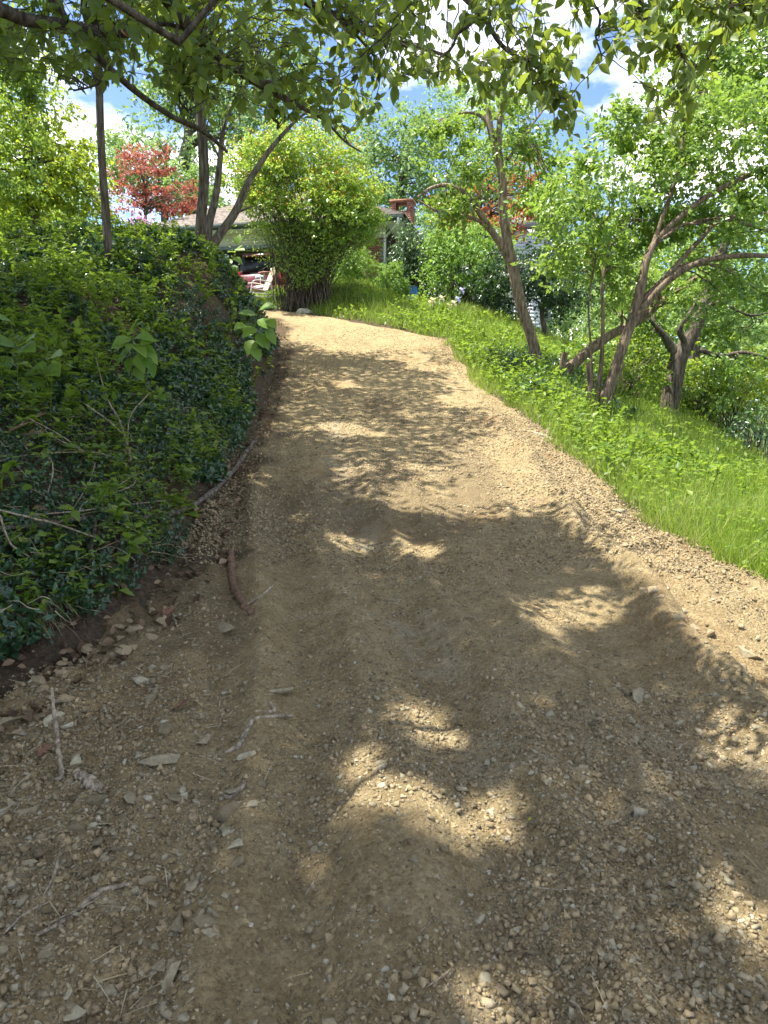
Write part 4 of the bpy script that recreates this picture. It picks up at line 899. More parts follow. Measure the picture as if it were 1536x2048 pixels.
# ------------------------------------------------------------------ right-hand trees
def right_trees():
    b = at(1075, 760, 14)
    L1 = [[(1077, 765, 14, 17.0), (1073, 720, 14, 11.9), (1062, 670, 14, 11.0), (1042, 610, 14, 11.0), (1027, 540, 14, 10.6), (1015, 485, 14, 9.8), (1006, 420, 14, 8.9), (1004, 350, 14, 8.1), (990, 300, 14, 6.8), (980, 250, 14, 6.0), (975, 190, 14, 4.2), (970, 130, 14, 3.4)],
          [(1026, 535, 14, 7.6), (1005, 495, 13.9, 7.6), (985, 465, 13.8, 6.8), (962, 430, 13.7, 6.0), (938, 395, 13.6, 5.1), (900, 372, 13.5, 4.2), (865, 375, 13.4, 3.4), (835, 395, 13.3, 2.5)],
          [(985, 465, 13.8, 5.1), (955, 440, 13.7, 4.2), (920, 432, 13.6, 3.4), (880, 425, 13.5, 2.5), (835, 400, 13.5, 1.7)],
          [(1004, 350, 14, 6.0), (998, 290, 14, 6.0), (1000, 220, 14.1, 5.1), (1003, 160, 14.2, 3.4), (1010, 110, 14.2, 2.5)], [(990, 300, 14, 3.4), (970, 240, 14, 3.4), (935, 225, 14, 2.5), (890, 235, 14, 1.7)], [(1015, 320, 14, 3.4), (1050, 270, 14.1, 2.5), (1090, 215, 14.2, 1.7)]]
    tree('leaning_tree', 'pale barked tree curving up left beside the right grass edge', 'tree', b, [limb(L) for L in L1],
         [(900, 350, 13.6, 85, 70, 1.1), (1000, 240, 14, 95, 85, 1.3), (1075, 330, 14.3, 60, 80, 1.0), (860, 280, 13.8, 50, 50, .8), (1070, 430, 14.4, 45, 50, .8), (930, 440, 13.6, 60, 25, .7)], 'mid', .085, 'bark_pale', k=1.45, nlimb=46, T=L_2, tight=.26)
    b = at(1100, 778, 14.2)
    tree('leaning_tree', 'cut low trunk leaning far right beneath the leafy shrubs', 'tree', b, [limb(L) for L in [[(1095, 785, 14.2, 22), (1110, 765, 14.2, 17), (1140, 735, 14.2, 11), (1180, 700, 14.2, 10), (1225, 668, 14.2, 9), (1280, 640, 14.2, 8), (1340, 590, 14.2, 6), (1420, 540, 14.2, 4)], [(1115, 762, 14.2, 9), (1124, 735, 14.15, 7), (1130, 705, 14.1, 6.5)]]],
         [(1360, 560, 13.8, 90, 50, .9), (1270, 590, 13.9, 70, 40, .8)], 'mid', .08, 'bark_brown', k=1.5, nlimb=14)
    b = at(1205, 835, 11)
    L3 = [[(1196, 845, 11, 12.6), (1208, 800, 11, 10.4), (1228, 745, 11, 10.4), (1247, 690, 11, 10.4), (1268, 630, 11, 10.4), (1283, 570, 11, 8.9), (1297, 510, 11, 7.4), (1330, 462, 11, 6.7), (1390, 410, 11, 5.9), (1450, 372, 11, 5.2), (1560, 325, 11, 3.7)],
          [(1260, 655, 11, 7.4), (1300, 600, 10.9, 6.7), (1345, 555, 10.8, 6.7), (1400, 525, 10.7, 5.9), (1470, 512, 10.6, 5.2), (1560, 512, 10.5, 4.4)], [(1275, 610, 11, 5.9), (1330, 555, 11.1, 5.2), (1400, 480, 11.2, 4.4), (1450, 440, 11.3, 4.4), (1560, 468, 11.4, 3.7)],
          [(1190, 840, 11, 6.7), (1182, 790, 11, 5.9), (1178, 745, 11, 5.2), (1176, 725, 11, 3.7)], [(1192, 840, 11.1, 7.4), (1196, 780, 11.1, 5.9), (1203, 720, 11.1, 4.4), (1206, 640, 11.1, 3.7), (1205, 560, 11.1, 3.0), (1225, 480, 11.1, 2.2)],
          [(1200, 835, 11, 3.0), (1235, 770, 10.9, 2.2), (1248, 700, 10.9, 2.2), (1255, 640, 10.9, 1.5)], [(1190, 840, 11.2, 3.0), (1182, 700, 11.2, 2.2), (1178, 600, 11.2, 1.9), (1200, 480, 11.2, 1.5)], [(1300, 505, 11, 4.4), (1330, 420, 11, 3.7), (1360, 330, 11, 3.0), (1370, 220, 11, 2.2)]]
    tree('multi_stem_tree', 'multi stemmed shaggy barked tree spreading to the right edge', 'tree', b, [limb(L) for L in L3],
         [(1190, 430, 11.1, 95, 90, 1.3), (1320, 320, 11.2, 120, 110, 1.6), (1440, 260, 11.2, 110, 110, 1.5), (1150, 520, 11.4, 70, 55, 1), (1500, 400, 10.9, 80, 75, 1.2), (1310, 450, 11.9, 90, 60, .9), (1240, 260, 11.6, 70, 60, 1.0), (1130, 400, 11.8, 60, 60, .9), (1480, 590, 11.6, 70, 50, .8), (1420, 430, 12, 90, 60, .8), (1235, 560, 11.9, 50, 40, .6)], 'mid', .085, 'bark_brown', k=2.0, nlimb=70, T=L_2, tight=.26)
    b = at(1340, 842, 15.2)
    L4 = [[(1333, 850, 15.2, 22.4), (1338, 820, 15.2, 19.5), (1348, 760, 15.2, 18.0), (1360, 712, 15.2, 17.3), (1392, 655, 15.2, 13.0), (1415, 590, 15.2, 10.9), (1440, 520, 15.2, 8.7), (1470, 430, 15.2, 5.8)], [(1356, 715, 15.2, 11.6), (1340, 690, 15.2, 9.3), (1325, 668, 15.1, 5.8), (1300, 640, 15, 2.9)], [(1375, 690, 15.2, 6.5), (1360, 660, 15, 5.8), (1385, 620, 14.9, 4.3), (1400, 590, 14.8, 2.9)],
          [(1400, 700, 15, 5.1), (1440, 712, 14.8, 4.3), (1490, 705, 14.6, 3.6), (1560, 725, 14.4, 2.1)], [(1405, 620, 15.1, 4.3), (1440, 605, 14.9, 3.6), (1500, 630, 14.7, 2.1), (1560, 620, 14.5, 1.4)]]
    tree('oak_tree', 'thick dark trunked tree standing in the lawn at right', 'tree', b, [limb(L) for L in L4],
         [(1480, 640, 15.6, 90, 45, 1), (1360, 540, 16.4, 90, 60, 1.0), (1500, 500, 16.2, 90, 80, 1.2), (1290, 640, 15.9, 45, 30, .6), (1490, 720, 14.8, 70, 25, .6), (1280, 580, 16.4, 70, 50, 1.0), (1440, 420, 15.4, 80, 50, 1.2)], 'mid', .1, 'bark_dark', k=1.7, nlimb=40, T=L_2, tight=.32)
    # big dark crown at the top right and undergrowth behind
    b = at(1640, 800, 18); tree('tall_tree', 'tall dark green tree filling the top right corner', 'tree', b, [vert(1640, 800, 18, 700, 16)], [(1490, 70, 18, 110, 130, 1.8), (1550, 220, 18, 100, 110, 1.8), (1420, 170, 18.4, 80, 70, 1.3), (1390, 60, 18.4, 60, 70, 1.2)], 'mid', .13, k=2.0, nlimb=24)
right_trees()
ball('lime_bush', 'bright lime layered bush at the right edge behind the lawn', [(1460, 790, 17, 75, 55, 1.2), (1400, 770, 17.5, 50, 50, 1), (1500, 740, 17.8, 60, 45, 1)], 'left_lime', .1, tight=.25, k=1.8, shell=.35, nclump=40)
ball('lime_bush', 'lime hedge bush between the multi stemmed tree and the oak', [(1290, 730, 19, 90, 45, 1.2), (1240, 700, 19.5, 60, 35, 1)], 'left_lime', .1, tight=.25, k=1.8, shell=.35, nclump=40)
ball('lime_bush', 'low lime bush behind the pale metal railing', [(1130, 712, 22, 60, 24, .8)], 'left_lime', .09, tight=.25, k=2, shell=.35, nclump=30)
ball('olive_bush', 'wide dusty olive juniper behind the leaning cut trunk', [(1150, 672, 27, 85, 32, 1.4), (1230, 640, 28, 70, 45, 1.3)], 'pale', .09, tight=.22, k=2.2)
ball('dark_bush', 'dark shaded undergrowth bush below the lime hedge', [(1270, 790, 17.5, 75, 40, .9)], 'mid', .09, tight=.25, k=1.8)
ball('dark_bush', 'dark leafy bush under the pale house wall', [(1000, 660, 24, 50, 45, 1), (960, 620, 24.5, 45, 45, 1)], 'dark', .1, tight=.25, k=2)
ball('dark_bush', 'dark spreading fern like bush at the far right edge', [(1525, 850, 14, 55, 35, .8)], 'blue_holly', .09, tight=.25, k=1.8)

# ------------------------------------------------------------------ background trees
def bgt(name, label, px, py0, Y, top, r_px, ells, lm, size, k=1.6, bk='bark_dark', **kw):
    P, R = vert(px, py0, Y, py0 - top, r_px); b = P[0].copy(); tree(name, label, 'tree', b, [(P, R)], ells, lm, size, bk, 'trees behind the house' if Y > 26 else None, k=k, **kw)
bgt('lime_tree', 'yellow green spreading tree filling the upper left', 60, 470, 19, 120, 12, [(40, 330, 19, 110, 90, 2), (110, 400, 19, 90, 55, 1.6), (20, 200, 19.5, 90, 100, 1.8), (90, 280, 19, 70, 50, 1.4), (-40, 420, 18.5, 90, 70, 1.5), (150, 350, 19.3, 40, 35, 1)], 'left_lime', .12, 1.8, nlimb=40, tight=.28)
bgt('broad_tree', 'mid green tree at the far left edge above the bank', -60, 460, 15, 60, 14, [(-20, 180, 15, 90, 110, 1.4), (40, 90, 15, 90, 70, 1.3), (-30, 330, 15, 60, 80, 1.2)], 'mid', .1, 1.9, nlimb=24)
bgt('red_maple', 'dark red japanese maple left of the house roof', 290, 455, 29, 380, 3, [(290, 360, 29, 75, 45, 2), (250, 400, 29, 60, 30, 1.4), (350, 405, 29, 55, 28, 1.4), (270, 310, 29, 25, 30, .8), (325, 315, 29, 22, 25, .8), (395, 415, 29, 30, 15, .8)], 'red', .1, 1.0, nlimb=60, tight=.2, flat=.45)
bgt('pale_tree', 'pale green rounded tree behind the red maple', 330, 450, 38, 300, 8, [(300, 330, 38, 110, 55, 3), (370, 370, 38, 60, 55, 2.5), (230, 320, 38, 50, 40, 2), (400, 400, 37, 40, 35, 2)], 'pale', .2, 1.9, flat=.4)
bgt('tall_oak', 'tall open crowned tree above the garage roof', 380, 430, 42, 60, 14, [(420, 210, 42, 130, 80, 4), (540, 250, 42, 100, 60, 3.5), (330, 170, 42, 80, 60, 3), (480, 310, 41, 110, 50, 3), (600, 190, 43, 80, 60, 3), (500, 120, 42, 120, 60, 3)], 'far', .22, 1.25, nlimb=46)
bgt('tall_oak', 'broad green tree behind the chimney', 800, 430, 46, 330, 6, [(790, 330, 46, 90, 80, 4), (730, 270, 47, 60, 50, 3), (850, 300, 46, 80, 70, 3.5), (880, 390, 45, 80, 60, 3), (780, 410, 45, 60, 50, 3)], 'far', .24, 1.5, nlimb=34)
bgt('tall_oak', 'grey green wispy tree above the orange maple', 960, 440, 48, 330, 6, [(900, 220, 48, 80, 50, 3), (1000, 330, 48, 90, 80, 3.5), (1080, 400, 48, 80, 70, 3), (960, 420, 47, 80, 60, 3)], 'pale', .24, 1.15, nlimb=34)
bgt('orange_maple', 'orange red maple behind the leaning tree', 975, 470, 27, 370, 6, [(960, 420, 27, 75, 35, 1.8), (1040, 370, 27, 40, 40, 1.2), (905, 445, 27, 40, 22, 1), (1030, 440, 27, 60, 40, 1.4), (1075, 400, 27, 40, 40, 1), (900, 420, 27, 35, 25, 1)], 'orange', .12, 1.1, nlimb=40, tight=.22, flat=.45)
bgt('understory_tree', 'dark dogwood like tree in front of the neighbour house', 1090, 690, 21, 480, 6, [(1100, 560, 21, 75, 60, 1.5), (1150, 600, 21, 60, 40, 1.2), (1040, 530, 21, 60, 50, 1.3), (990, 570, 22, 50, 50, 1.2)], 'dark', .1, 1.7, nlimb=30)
bgt('background_tree', 'leafy green tree beyond the lawn behind the oak', 1390, 790, 24, 560, 22, [(1400, 560, 24, 100, 70, 2), (1480, 640, 24, 80, 60, 2), (1350, 640, 25, 60, 45, 1.6)], 'pale', .14, .95, nlimb=26)
# far woods round the house: separate trees, mostly hidden
far_spec = [(120, 470, 52, 330, 'left', 110, 70), (-60, 470, 50, 300, 'left', 120, 90), (640, 450, 60, 300, 'centre', 110, 80), (1130, 640, 48, 420, 'right', 120, 110), (1260, 690, 46, 470, 'right', 130, 110), (1420, 740, 50, 540, 'right', 130, 100), (1560, 760, 48, 500, 'right', 120, 120), (1010, 600, 52, 440, 'right', 110, 90), (1330, 740, 36, 610, 'glade', 110, 60), (1480, 760, 34, 640, 'glade', 110, 60), (1220, 720, 38, 590, 'glade', 100, 60), (1600, 790, 30, 600, 'glade', 100, 80)]
FAR_LAB = ['pale far tree behind the yellow green tree at left', 'far green tree at the extreme left edge behind the bank', 'far tree crown just above the roof ridge', 'far tree behind the top of the understory dogwood', 'far pale tree behind the upper multi stemmed tree', 'far tree behind the crown of the oak', 'far tree crown at the right edge behind the oak branches', 'far tree behind the orange maple and pale house', 'low leafy tree directly behind the oak trunk', 'low leafy tree behind the lime layered bush', 'low leafy tree behind the dusty olive juniper', 'low leafy tree at the right edge of the glade']
for i, (px, py, Y, top, side, rx, ry) in enumerate(far_spec):
    lab = FAR_LAB[i]
    bgt('woodland_tree', lab, px, py + 60, Y, top, 8, [(px, top + 60, Y, rx, ry, 4), (px + 40, top + 130, Y - 1, rx * .8, ry * .7, 3), (px - 50, top + 110, Y + 1, rx * .8, ry * .7, 3)], 'far' if i % 2 else 'pale', .26, 1.4, nlimb=16)
ball('undergrowth_bush', 'leafy green bush behind the cut leaning trunk', [(1140, 735, 16.5, 70, 42, .9), (1190, 705, 17, 60, 40, .9)], 'mid', .09, tight=.22, k=1.9, shell=.35, nclump=40)
ball('undergrowth_bush', 'leafy bush filling the space behind the multi stemmed tree', [(1250, 765, 15, 60, 48, .8), (1290, 720, 16, 60, 45, .8)], 'weed', .09, tight=.22, k=1.9, shell=.35, nclump=40)
ball('undergrowth_bush', 'dense bush right behind the oak trunk', [(1410, 790, 16.4, 70, 48, .9), (1440, 740, 17, 60, 40, .8)], 'mid', .09, tight=.22, k=1.9, shell=.35, nclump=40)
ball('undergrowth_bush', 'low bush left of the pale barked leaning tree', [(1010, 690, 18.5, 50, 38, .7)], 'weed', .08, tight=.22, k=1.9, shell=.35, nclump=40)
ball('thicket', 'hedge like thicket low at the right edge below the lawn', [(1520, 780, 22, 70, 45, 1.4), (1440, 760, 24, 70, 45, 1.4)], 'far', .12, k=2, tight=.25, shell=.4)
ball('thicket', 'dense green thicket beyond the irises and leafy shrub', [(900, 560, 36, 100, 75, 2), (1010, 570, 36, 90, 80, 2), (1100, 590, 37, 90, 80, 2)], 'far', .16, k=2, tight=.25, shell=.4)
ball('thicket', 'green thicket closing the gap behind the chimney and holly', [(830, 490, 40, 90, 70, 2), (760, 500, 40, 60, 60, 2)], 'far', .18, k=2, tight=.25, shell=.4)
ball('azalea', 'pink flowering azalea at the left end of the roof', [(283, 447, 25.5, 22, 10, .5)], 'pink', .07, cat='shrub', k=2)

# ------------------------------------------------------------------ ground cover
def bank_points(n, ymin=2.6, ymax=18.5, dmin=0.05, dmax=5.5, pw=1.0):
    out = []
    while sum(len(o) for o in out) < n:
        y = np.exp(rng.uniform(math.log(ymin), math.log(ymax), n)); d = dmin + (dmax - dmin) * rng.uniform(0, 1, n) ** 1.15; x = np.where(y > 18.5, -2.7, xl(y)) - d
        ok = (x > -(y * .62 + 1.2)); out.append(np.stack([x, y], 1)[ok])
    return np.concatenate(out)[:n]
def gnormal(x, y, e=.05): 
    n = np.stack([-(G(x + e, y) - G(x - e, y)) / (2 * e), -(G(x, y + e) - G(x, y - e)) / (2 * e), np.ones_like(x)], 1); return unit(n)
def ground_cover():
    # periwinkle carpet: sprigs of small glossy leaves
    n = 15000; P = bank_points(n, ymax=17); keep = ~((P[:, 1] > 15) & (P[:, 0] > -3.3)) & ((fbm(P[:, 0] * 1.3, P[:, 1] * 1.3, 3, 101) > -.24) | (P[:, 1] < 5)) & ~((P[:, 1] < 4.4) & (P[:, 0] > xl(P[:, 1]) - .12)); P = P[keep]; n = len(P); m = 8; P = P[~((P[:, 1] > 5.5) & (xl(P[:, 1]) - P[:, 0] < .06 + .35 * fbm(P[:, 0] * 2, P[:, 1] * 2, 2, 105)))]; n = len(P)
    N = gnormal(P[:, 0], P[:, 1]); up = unit(N * .7 + UP * .5 + rnd(n) * .35); hgt = rng.uniform(.05, .2, n)
    b = np.stack([P[:, 0], P[:, 1], G(P[:, 0], P[:, 1])], 1)
    t = rng.uniform(.25, 1, (n, m)); pos = b[:, None] + up[:, None] * (hgt[:, None] * t)[:, :, None]; d = rnd(n * m) + np.repeat(up, m, 0) * .35
    s = (.034 + .004 * np.clip(P[:, 1] - 4, 0, 8))[:, None] * rng.uniform(.5, 1.5, (n, m)) * (.75 + .9 * np.clip(fbm(P[:, 0] * 1.1, P[:, 1] * 1.1, 2, 107) + .3, 0, 1))[:, None]
    V, F = scatter(*L_2, pos.reshape(-1, 3), leafR(d, rnd(n * m) * .5 + np.repeat(up, m, 0)), s.ravel())
    tag(link('periwinkle', new_mesh('periwinkle', V, F, M['vinca'])), 'dark glossy periwinkle covering the shaded left bank', 'ground cover', kind='stuff')
    n = 1500; x = rng.uniform(1.9, 5.2, n); y = rng.uniform(11.2, 15.6, n); q = fbm(x * .8, y * .8, 2, 141) > -.05; x, y = x[q], y[q]; n = len(x); b = np.stack([x, y, G(x, y)], 1); m = 8; t = rng.uniform(.3, 1, (n, m)); pos = b[:, None] + UP * (rng.uniform(.12, .32, n)[:, None] * t)[:, :, None] + rng.normal(size=(n, m, 3)) * .04
    V, F = scatter(*L_2, pos.reshape(-1, 3), leafR(rnd(n * m), rnd(n * m) * .5 + UP), rng.uniform(.05, .1, n * m)); tag(link('periwinkle', new_mesh('periwinkle', V, F, M['vinca'])), 'dark periwinkle patch around the feet of the leaning trees at right', 'ground cover', kind='stuff')
    # mixed lighter weeds between it
    n = 5200; P = bank_points(n, dmin=.15, ymax=16); g = fbm(P[:, 0] * 1.2, P[:, 1] * 1.2, 3, 103); P = P[g > .0]; n = len(P); m = 7
    b = np.stack([P[:, 0], P[:, 1], G(P[:, 0], P[:, 1])], 1); up = unit(UP + gnormal(P[:, 0], P[:, 1]) * .5 + rnd(n) * .25); hgt = rng.uniform(.1, .32, n); t = rng.uniform(.35, 1, (n, m))
    pos = b[:, None] + up[:, None] * (hgt[:, None] * t)[:, :, None]; d = rnd(n * m); d[:, 2] *= .3
    s = (.045 + .003 * np.clip(P[:, 1] - 4, 0, 10))[:, None] * rng.uniform(.6, 1.4, (n, m)); V, F = scatter(*L_LO, pos.reshape(-1, 3), leafR(d, rnd(n * m) * .4 + UP), s.ravel())
    tag(link('bank_weeds', new_mesh('bank_weeds', V, F, M['weed'])), 'mid green low weeds growing through the periwinkle on the bank', 'weeds', kind='stuff')
    # leaf litter
    n = 5000; P = bank_points(n, dmin=-.25); b = np.stack([P[:, 0], P[:, 1], G(P[:, 0], P[:, 1]) + rng.uniform(.005, .04, n)], 1); V, F = scatter(*leaf_hi(.66, .5, -.35), b, leafR(rnd(n) * [1, 1, .3], gnormal(P[:, 0], P[:, 1]) + rnd(n) * .6), rng.uniform(.03, .075, n))
    tag(link('leaf_litter', new_mesh('leaf_litter', V, F, M['litter'])), 'brown fallen leaves lying between the plants on the bank', 'leaf litter', kind='stuff')
    # round leaved ground ivy rosettes, paler and larger
    n = 340; P = bank_points(n, 3, 12, dmin=.2); m = 6; b = np.stack([P[:, 0], P[:, 1], G(P[:, 0], P[:, 1])], 1); N = unit(gnormal(P[:, 0], P[:, 1]) + UP * .6); a = rng.uniform(0, 6.28, (n, m)); d = np.stack([np.cos(a), np.sin(a), 0 * a + .2], -1).reshape(-1, 3)
    pos = np.repeat(b + N * rng.uniform(.1, .26, n)[:, None], m, 0) + d * rng.uniform(.01, .07, n * m)[:, None]; V, F = scatter(*leaf_hi(1.0, .08, .2), pos, leafR(d, np.repeat(N, m, 0) + rnd(n * m) * .35), np.repeat(rng.uniform(.03, .07, n), m) * rng.uniform(.6, 1.2, n * m))
    tag(link('round_leaf_ivy', new_mesh('round_leaf_ivy', V, F, M['weed'])), 'paler round leaved creepers dotted over the bank', 'ground cover', kind='stuff')
    # tall leafy weeds along the top of the bank
    pos, dd, ss = [], [], []; mb = MB(); n = 900; y = rng.uniform(5, 13, n); x = np.minimum(xl(y) - rng.uniform(1.3, 6.2, n) * (.6 + .03 * y), -.265 * y); q = 280; y[:q] = rng.uniform(3.6, 13.5, q); x[:q] = xl(y[:q]) - rng.uniform(.05, 2.6, q)
    for i in range(n):
        h = rng.uniform(.2, .5) * (.75 if i < 280 else 1); b = on(x[i], y[i], -.02); tip = b + np.array([rng.normal() * .12, rng.normal() * .12, h]); mb.add(*tube(np.linspace(b, tip, 3), [.005, .004, .002], 3))
        m = 16; t = rng.uniform(.15, 1.02, m); pos.append(b + (tip - b) * t[:, None]); d = rnd(m); d[:, 2] = d[:, 2] * .4 + .1; dd.append(d); ss.append(rng.uniform(.06, .125, m))
    p, d, s = map(np.concatenate, (pos, dd, ss)); mb.add(*scatter(*L_LO, p, leafR(d, rnd(len(p)) * .4 + UP * .8), s))
    tag(mb.build('tall_weeds', M['weed']), 'tall leafy weeds along the crest of the left bank', 'weeds', kind='stuff')
ground_cover()
BLADE = (np.array([[-.5, 0, 0], [.5, 0, 0], [.36, .5, -.05], [-.36, .5, -.05], [0, 1, -.28]]), [np.array([[0, 1, 2, 3]]), np.array([[3, 2, 4]])])
def lawn():
    def pts(n, y0, y1, x1):
        out = []
        while sum(len(o) for o in out) < n:
            y = np.exp(rng.uniform(math.log(y0), math.log(y1), n)); x = rng.uniform(-4.5, x1, n)
            a = (x > xg(y) - .02 + .3 * fbm(x * 2.2, y * 2.2, 3, 120)) & (y < 17.2); b = (y - ytop(np.clip(x, -6, 1.4)) > .15 + .2 * vn(x * 3, y * 3, 121)) & (x > -4.3) & (y < 23.8)
            out.append(np.stack([x, y], 1)[(a | b) & (x < y * .6 + 1.2)])
        return np.concatenate(out)[:n]
    def strewn(name, label, P, lo, hi, w, m, lean=.4):
        n = len(P); b = np.stack([P[:, 0], P[:, 1], G(P[:, 0], P[:, 1]) - .01], 1); d = UP + rnd(n) * lean; s = rng.uniform(lo, hi, n) * (.8 + .5 * np.clip(fbm(P[:, 0], P[:, 1], 2, 131) + .3, 0, 1)); ws = w * (.7 + .09 * P[:, 1])
        V, F = scatter(*BLADE, b, leafR(d, rnd(n)), np.stack([ws, s, s], 1)); tag(link(name, new_mesh(name, V, F, M[m])), label, 'grass', kind='stuff')
    strewn('lawn_grass', 'bright green tall grass on the sunlit right slope', pts(125000, 4, 24, 11), .08, .27, .0042, 'grass', .5)
    Q = pts(26000, 4, 22, 10); Q = Q[fbm(Q[:, 0] * .8, Q[:, 1] * .8, 3, 137) > .05]; strewn('dry_grass', 'paler yellowing taller grass in patches on the right slope', Q, .12, .34, .005, 'dry_grass', .6)
    strewn('seed_grass', 'tall pale seeding grass tufts along the driveway edge', pts(6000, 4.5, 20, 7), .25, .5, .005, 'grass', .35)
    P = pts(15000, 4, 24, 10); P = P[fbm(P[:, 0] * .9, P[:, 1] * .9, 3, 133) > -.12]; n = len(P); b = np.stack([P[:, 0], P[:, 1], G(P[:, 0], P[:, 1]) + rng.uniform(.05, .24, n)], 1); d = rnd(n); d[:, 2] = d[:, 2] * .4 + .15
    V, F = scatter(*L_LO, b, leafR(d, rnd(n) * .45 + UP), (.04 + .0035 * P[:, 1]) * rng.uniform(.7, 1.4, n)); tag(link('lawn_weeds', new_mesh('lawn_weeds', V, F, M['weed'])), 'broad leaved weeds mixed through the right lawn', 'weeds', kind='stuff')
    n = 2600; y = rng.uniform(4.2, 16.5, n); x = xg(y) + rng.normal(size=n) * .22; strewn('edge_straw', 'dry straw and dead grass lying along the right driveway edge', np.stack([x, y], 1), .06, .2, .004, 'straw', 1.4)
    # taller weeds along the drive edge
    mb = MB(); pos, dd, ss = [], [], []
    for i in range(280):
        y = rng.uniform(7, 18.5); x = (xg(y) if y < 16.5 else 1.4 - (y - 16.5) / .94) + rng.uniform(.05, 1.6) + (.0 if y < 16.5 else .3); h = rng.uniform(.2, .55); b = on(x, y, -.02); tip = b + np.array([rng.normal() * .1, rng.normal() * .1, h]); mb.add(*tube(np.linspace(b, tip, 3), [.005, .004, .002], 3))
        m = 14; t = rng.uniform(.2, 1.02, m); pos.append(b + (tip - b) * t[:, None]); d = rnd(m); d[:, 2] = d[:, 2] * .4 + .2; dd.append(d); ss.append(rng.uniform(.06, .12, m))
    p, d, s = map(np.concatenate, (pos, dd, ss)); mb.add(*scatter(*L_LO, p, leafR(d, rnd(len(p)) * .4 + UP * .8), s)); tag(mb.build('edge_weeds', M['weed']), 'leafy knee high weeds along the right driveway edge', 'weeds', kind='stuff')
lawn()

# ------------------------------------------------------------------ single plants
LBIG = leaf_hi(.82, .12, .3)
M['weed_own'] = leaf_mat('broad single leaf', [(0, (.09, .18, .025)), (1, (.19, .3, .045))], (.3, .42, .04), .4); objrand(M['weed_own'])
BIGLEAF = [new_mesh('leaf', *leaf_hi(w, f, d), M['weed_own'], True) for w, f, d in ((.82, .1, .3), (.75, .16, .2), (.9, .08, .4))]
POINTED = [new_mesh('leaf', *leaf_hi(w, f, d), M['weed_own'], True) for w, f, d in ((.62, .2, .3), (.56, .28, .2), (.68, .14, .45))]
ROUND = [new_mesh('leaf', *leaf_hi(w, f, d), M['weed_own'], True) for w, f, d in ((1.15, .06, .15), (1.05, .1, .22))]
def place_leaf(e, base, p, d, n, s, pool):
    R = leafR(np.atleast_2d(d), np.atleast_2d(n))[0]; o = link('leaf', random.choice(pool), e); m4 = Matrix.Identity(4)
    for r in range(3):
        for c in range(3): m4[r][c] = R[r][c] * s
        m4[r][3] = p[r] - base[r]
    o.matrix_local = m4
def sapling(name, label, pts, spots, size, cat='plant', pool=None, stem=.006, group=None):
    """pts: stem pixels (px,py,Y); spots: leaf bases (px,py,dx,dy,scale) in pixels"""
    P = np.array([at(*q) for q in pts]); b = P[0].copy(); e = empty(name, b); tag(e, label, cat, group); Y = pts[0][2]
    mb = MB(); mb.tube(crm(P, 14), np.linspace(stem, stem * .4, 14), 6); mb.build('stem', M['stemgreen'], e, b, True)
    st = MB()
    for px, py, dx, dy, s in spots:
        a = at(px, py, Y - .02 + random.uniform(-.06, .04)); q = at(px + dx, py + dy, Y - .12 + random.uniform(-.08, .06)); d = q - a
        j = P[np.argmin(np.linalg.norm(P - a, axis=1))]; st.tube(np.linspace(j, a, 3), .0022, 4)
        place_leaf(e, b, a, d, np.array([random.uniform(-.3, .3), -.55, .75]), s * size * m_per_px(Y), pool or BIGLEAF)
    st.build('leaf_stalks', M['stemgreen'], e, b); return e
M['stemgreen'] = plain('green stem', (.1, .14, .04), .6)
sapling('broadleaf_sapling', 'bright broad leaved sapling standing out on the dark bank', [(272, 760, 6.6), (268, 720, 6.6), (265, 690, 6.6), (268, 665, 6.6)],
        [(268, 665, -2, -40, 1), (270, 675, 45, -15, 1.2), (262, 678, -35, 5, 1.1), (268, 690, 25, 15, 1.1), (275, 695, 55, 10, 1.2), (262, 695, -25, 25, 1), (272, 710, 20, 40, 1), (285, 715, 30, 35, 1), (290, 700, 45, 30, .9), (262, 715, -10, 40, .9), (300, 725, 12, 45, .9), (268, 660, 15, -25, .7), (268, 735, 25, 30, .8), (255, 690, -45, -5, .8), (280, 690, 30, -20, .9), (258, 705, -30, 15, .9), (275, 705, 50, 25, .9), (268, 690, -40, 22, .9)], 40, pool=POINTED)
sapling('lime_seedling', 'lime green vine leaved plant at the right end of the bank', [(505, 720, 9), (508, 680, 9), (512, 640, 9), (520, 618, 9)],
        [(520, 618, 20, -12, 1), (512, 630, -22, -8, 1), (515, 640, 28, 8, 1.1), (510, 655, -25, 10, 1), (512, 668, 25, 25, 1.2), (508, 680, -18, 25, 1), (505, 695, 20, 25, .9), (535, 640, 18, 14, .9), (492, 650, -20, 4, .9), (530, 660, 22, 18, 1)], 34)
sapling('small_seedling', 'small yellow green seedling right of the dead twig', [(318, 800, 6.2), (318, 780, 6.2)], [(318, 782, 18, -12, 1), (318, 784, -14, -8, 1), (318, 790, 16, 10, .9), (316, 790, -12, 10, .8)], 24)
sapling('garlic_mustard', 'broad scalloped leaf clump at the left edge of the bank', [(30, 760, 5.6), (35, 720, 5.6), (30, 680, 5.6)], [(30, 690, -45, -15, 1.2), (35, 700, 40, -10, 1.1), (25, 715, -30, 20, 1), (45, 690, 30, -35, .9), (60, 740, 45, -5, 1), (90, 735, 35, 12, 1), (50, 755, 20, 25, 1), (35, 770, -25, 25, 1), (10, 700, -25, -40, 1), (100, 715, 28, -18, .8), (60, 790, 25, 8, .8), (20, 640, -30, -10, .8)], 50, pool=ROUND)
sapling('round_leaf_weed', 'pair of large round leaves above the long fallen branch', [(215, 1010, 5.2), (215, 985, 5.2)], [(212, 990, 28, -10, 1.1), (208, 992, -18, 12, .9), (180, 970, -25, -6, .9), (190, 965, 18, 5, .8)], 40, pool=ROUND)
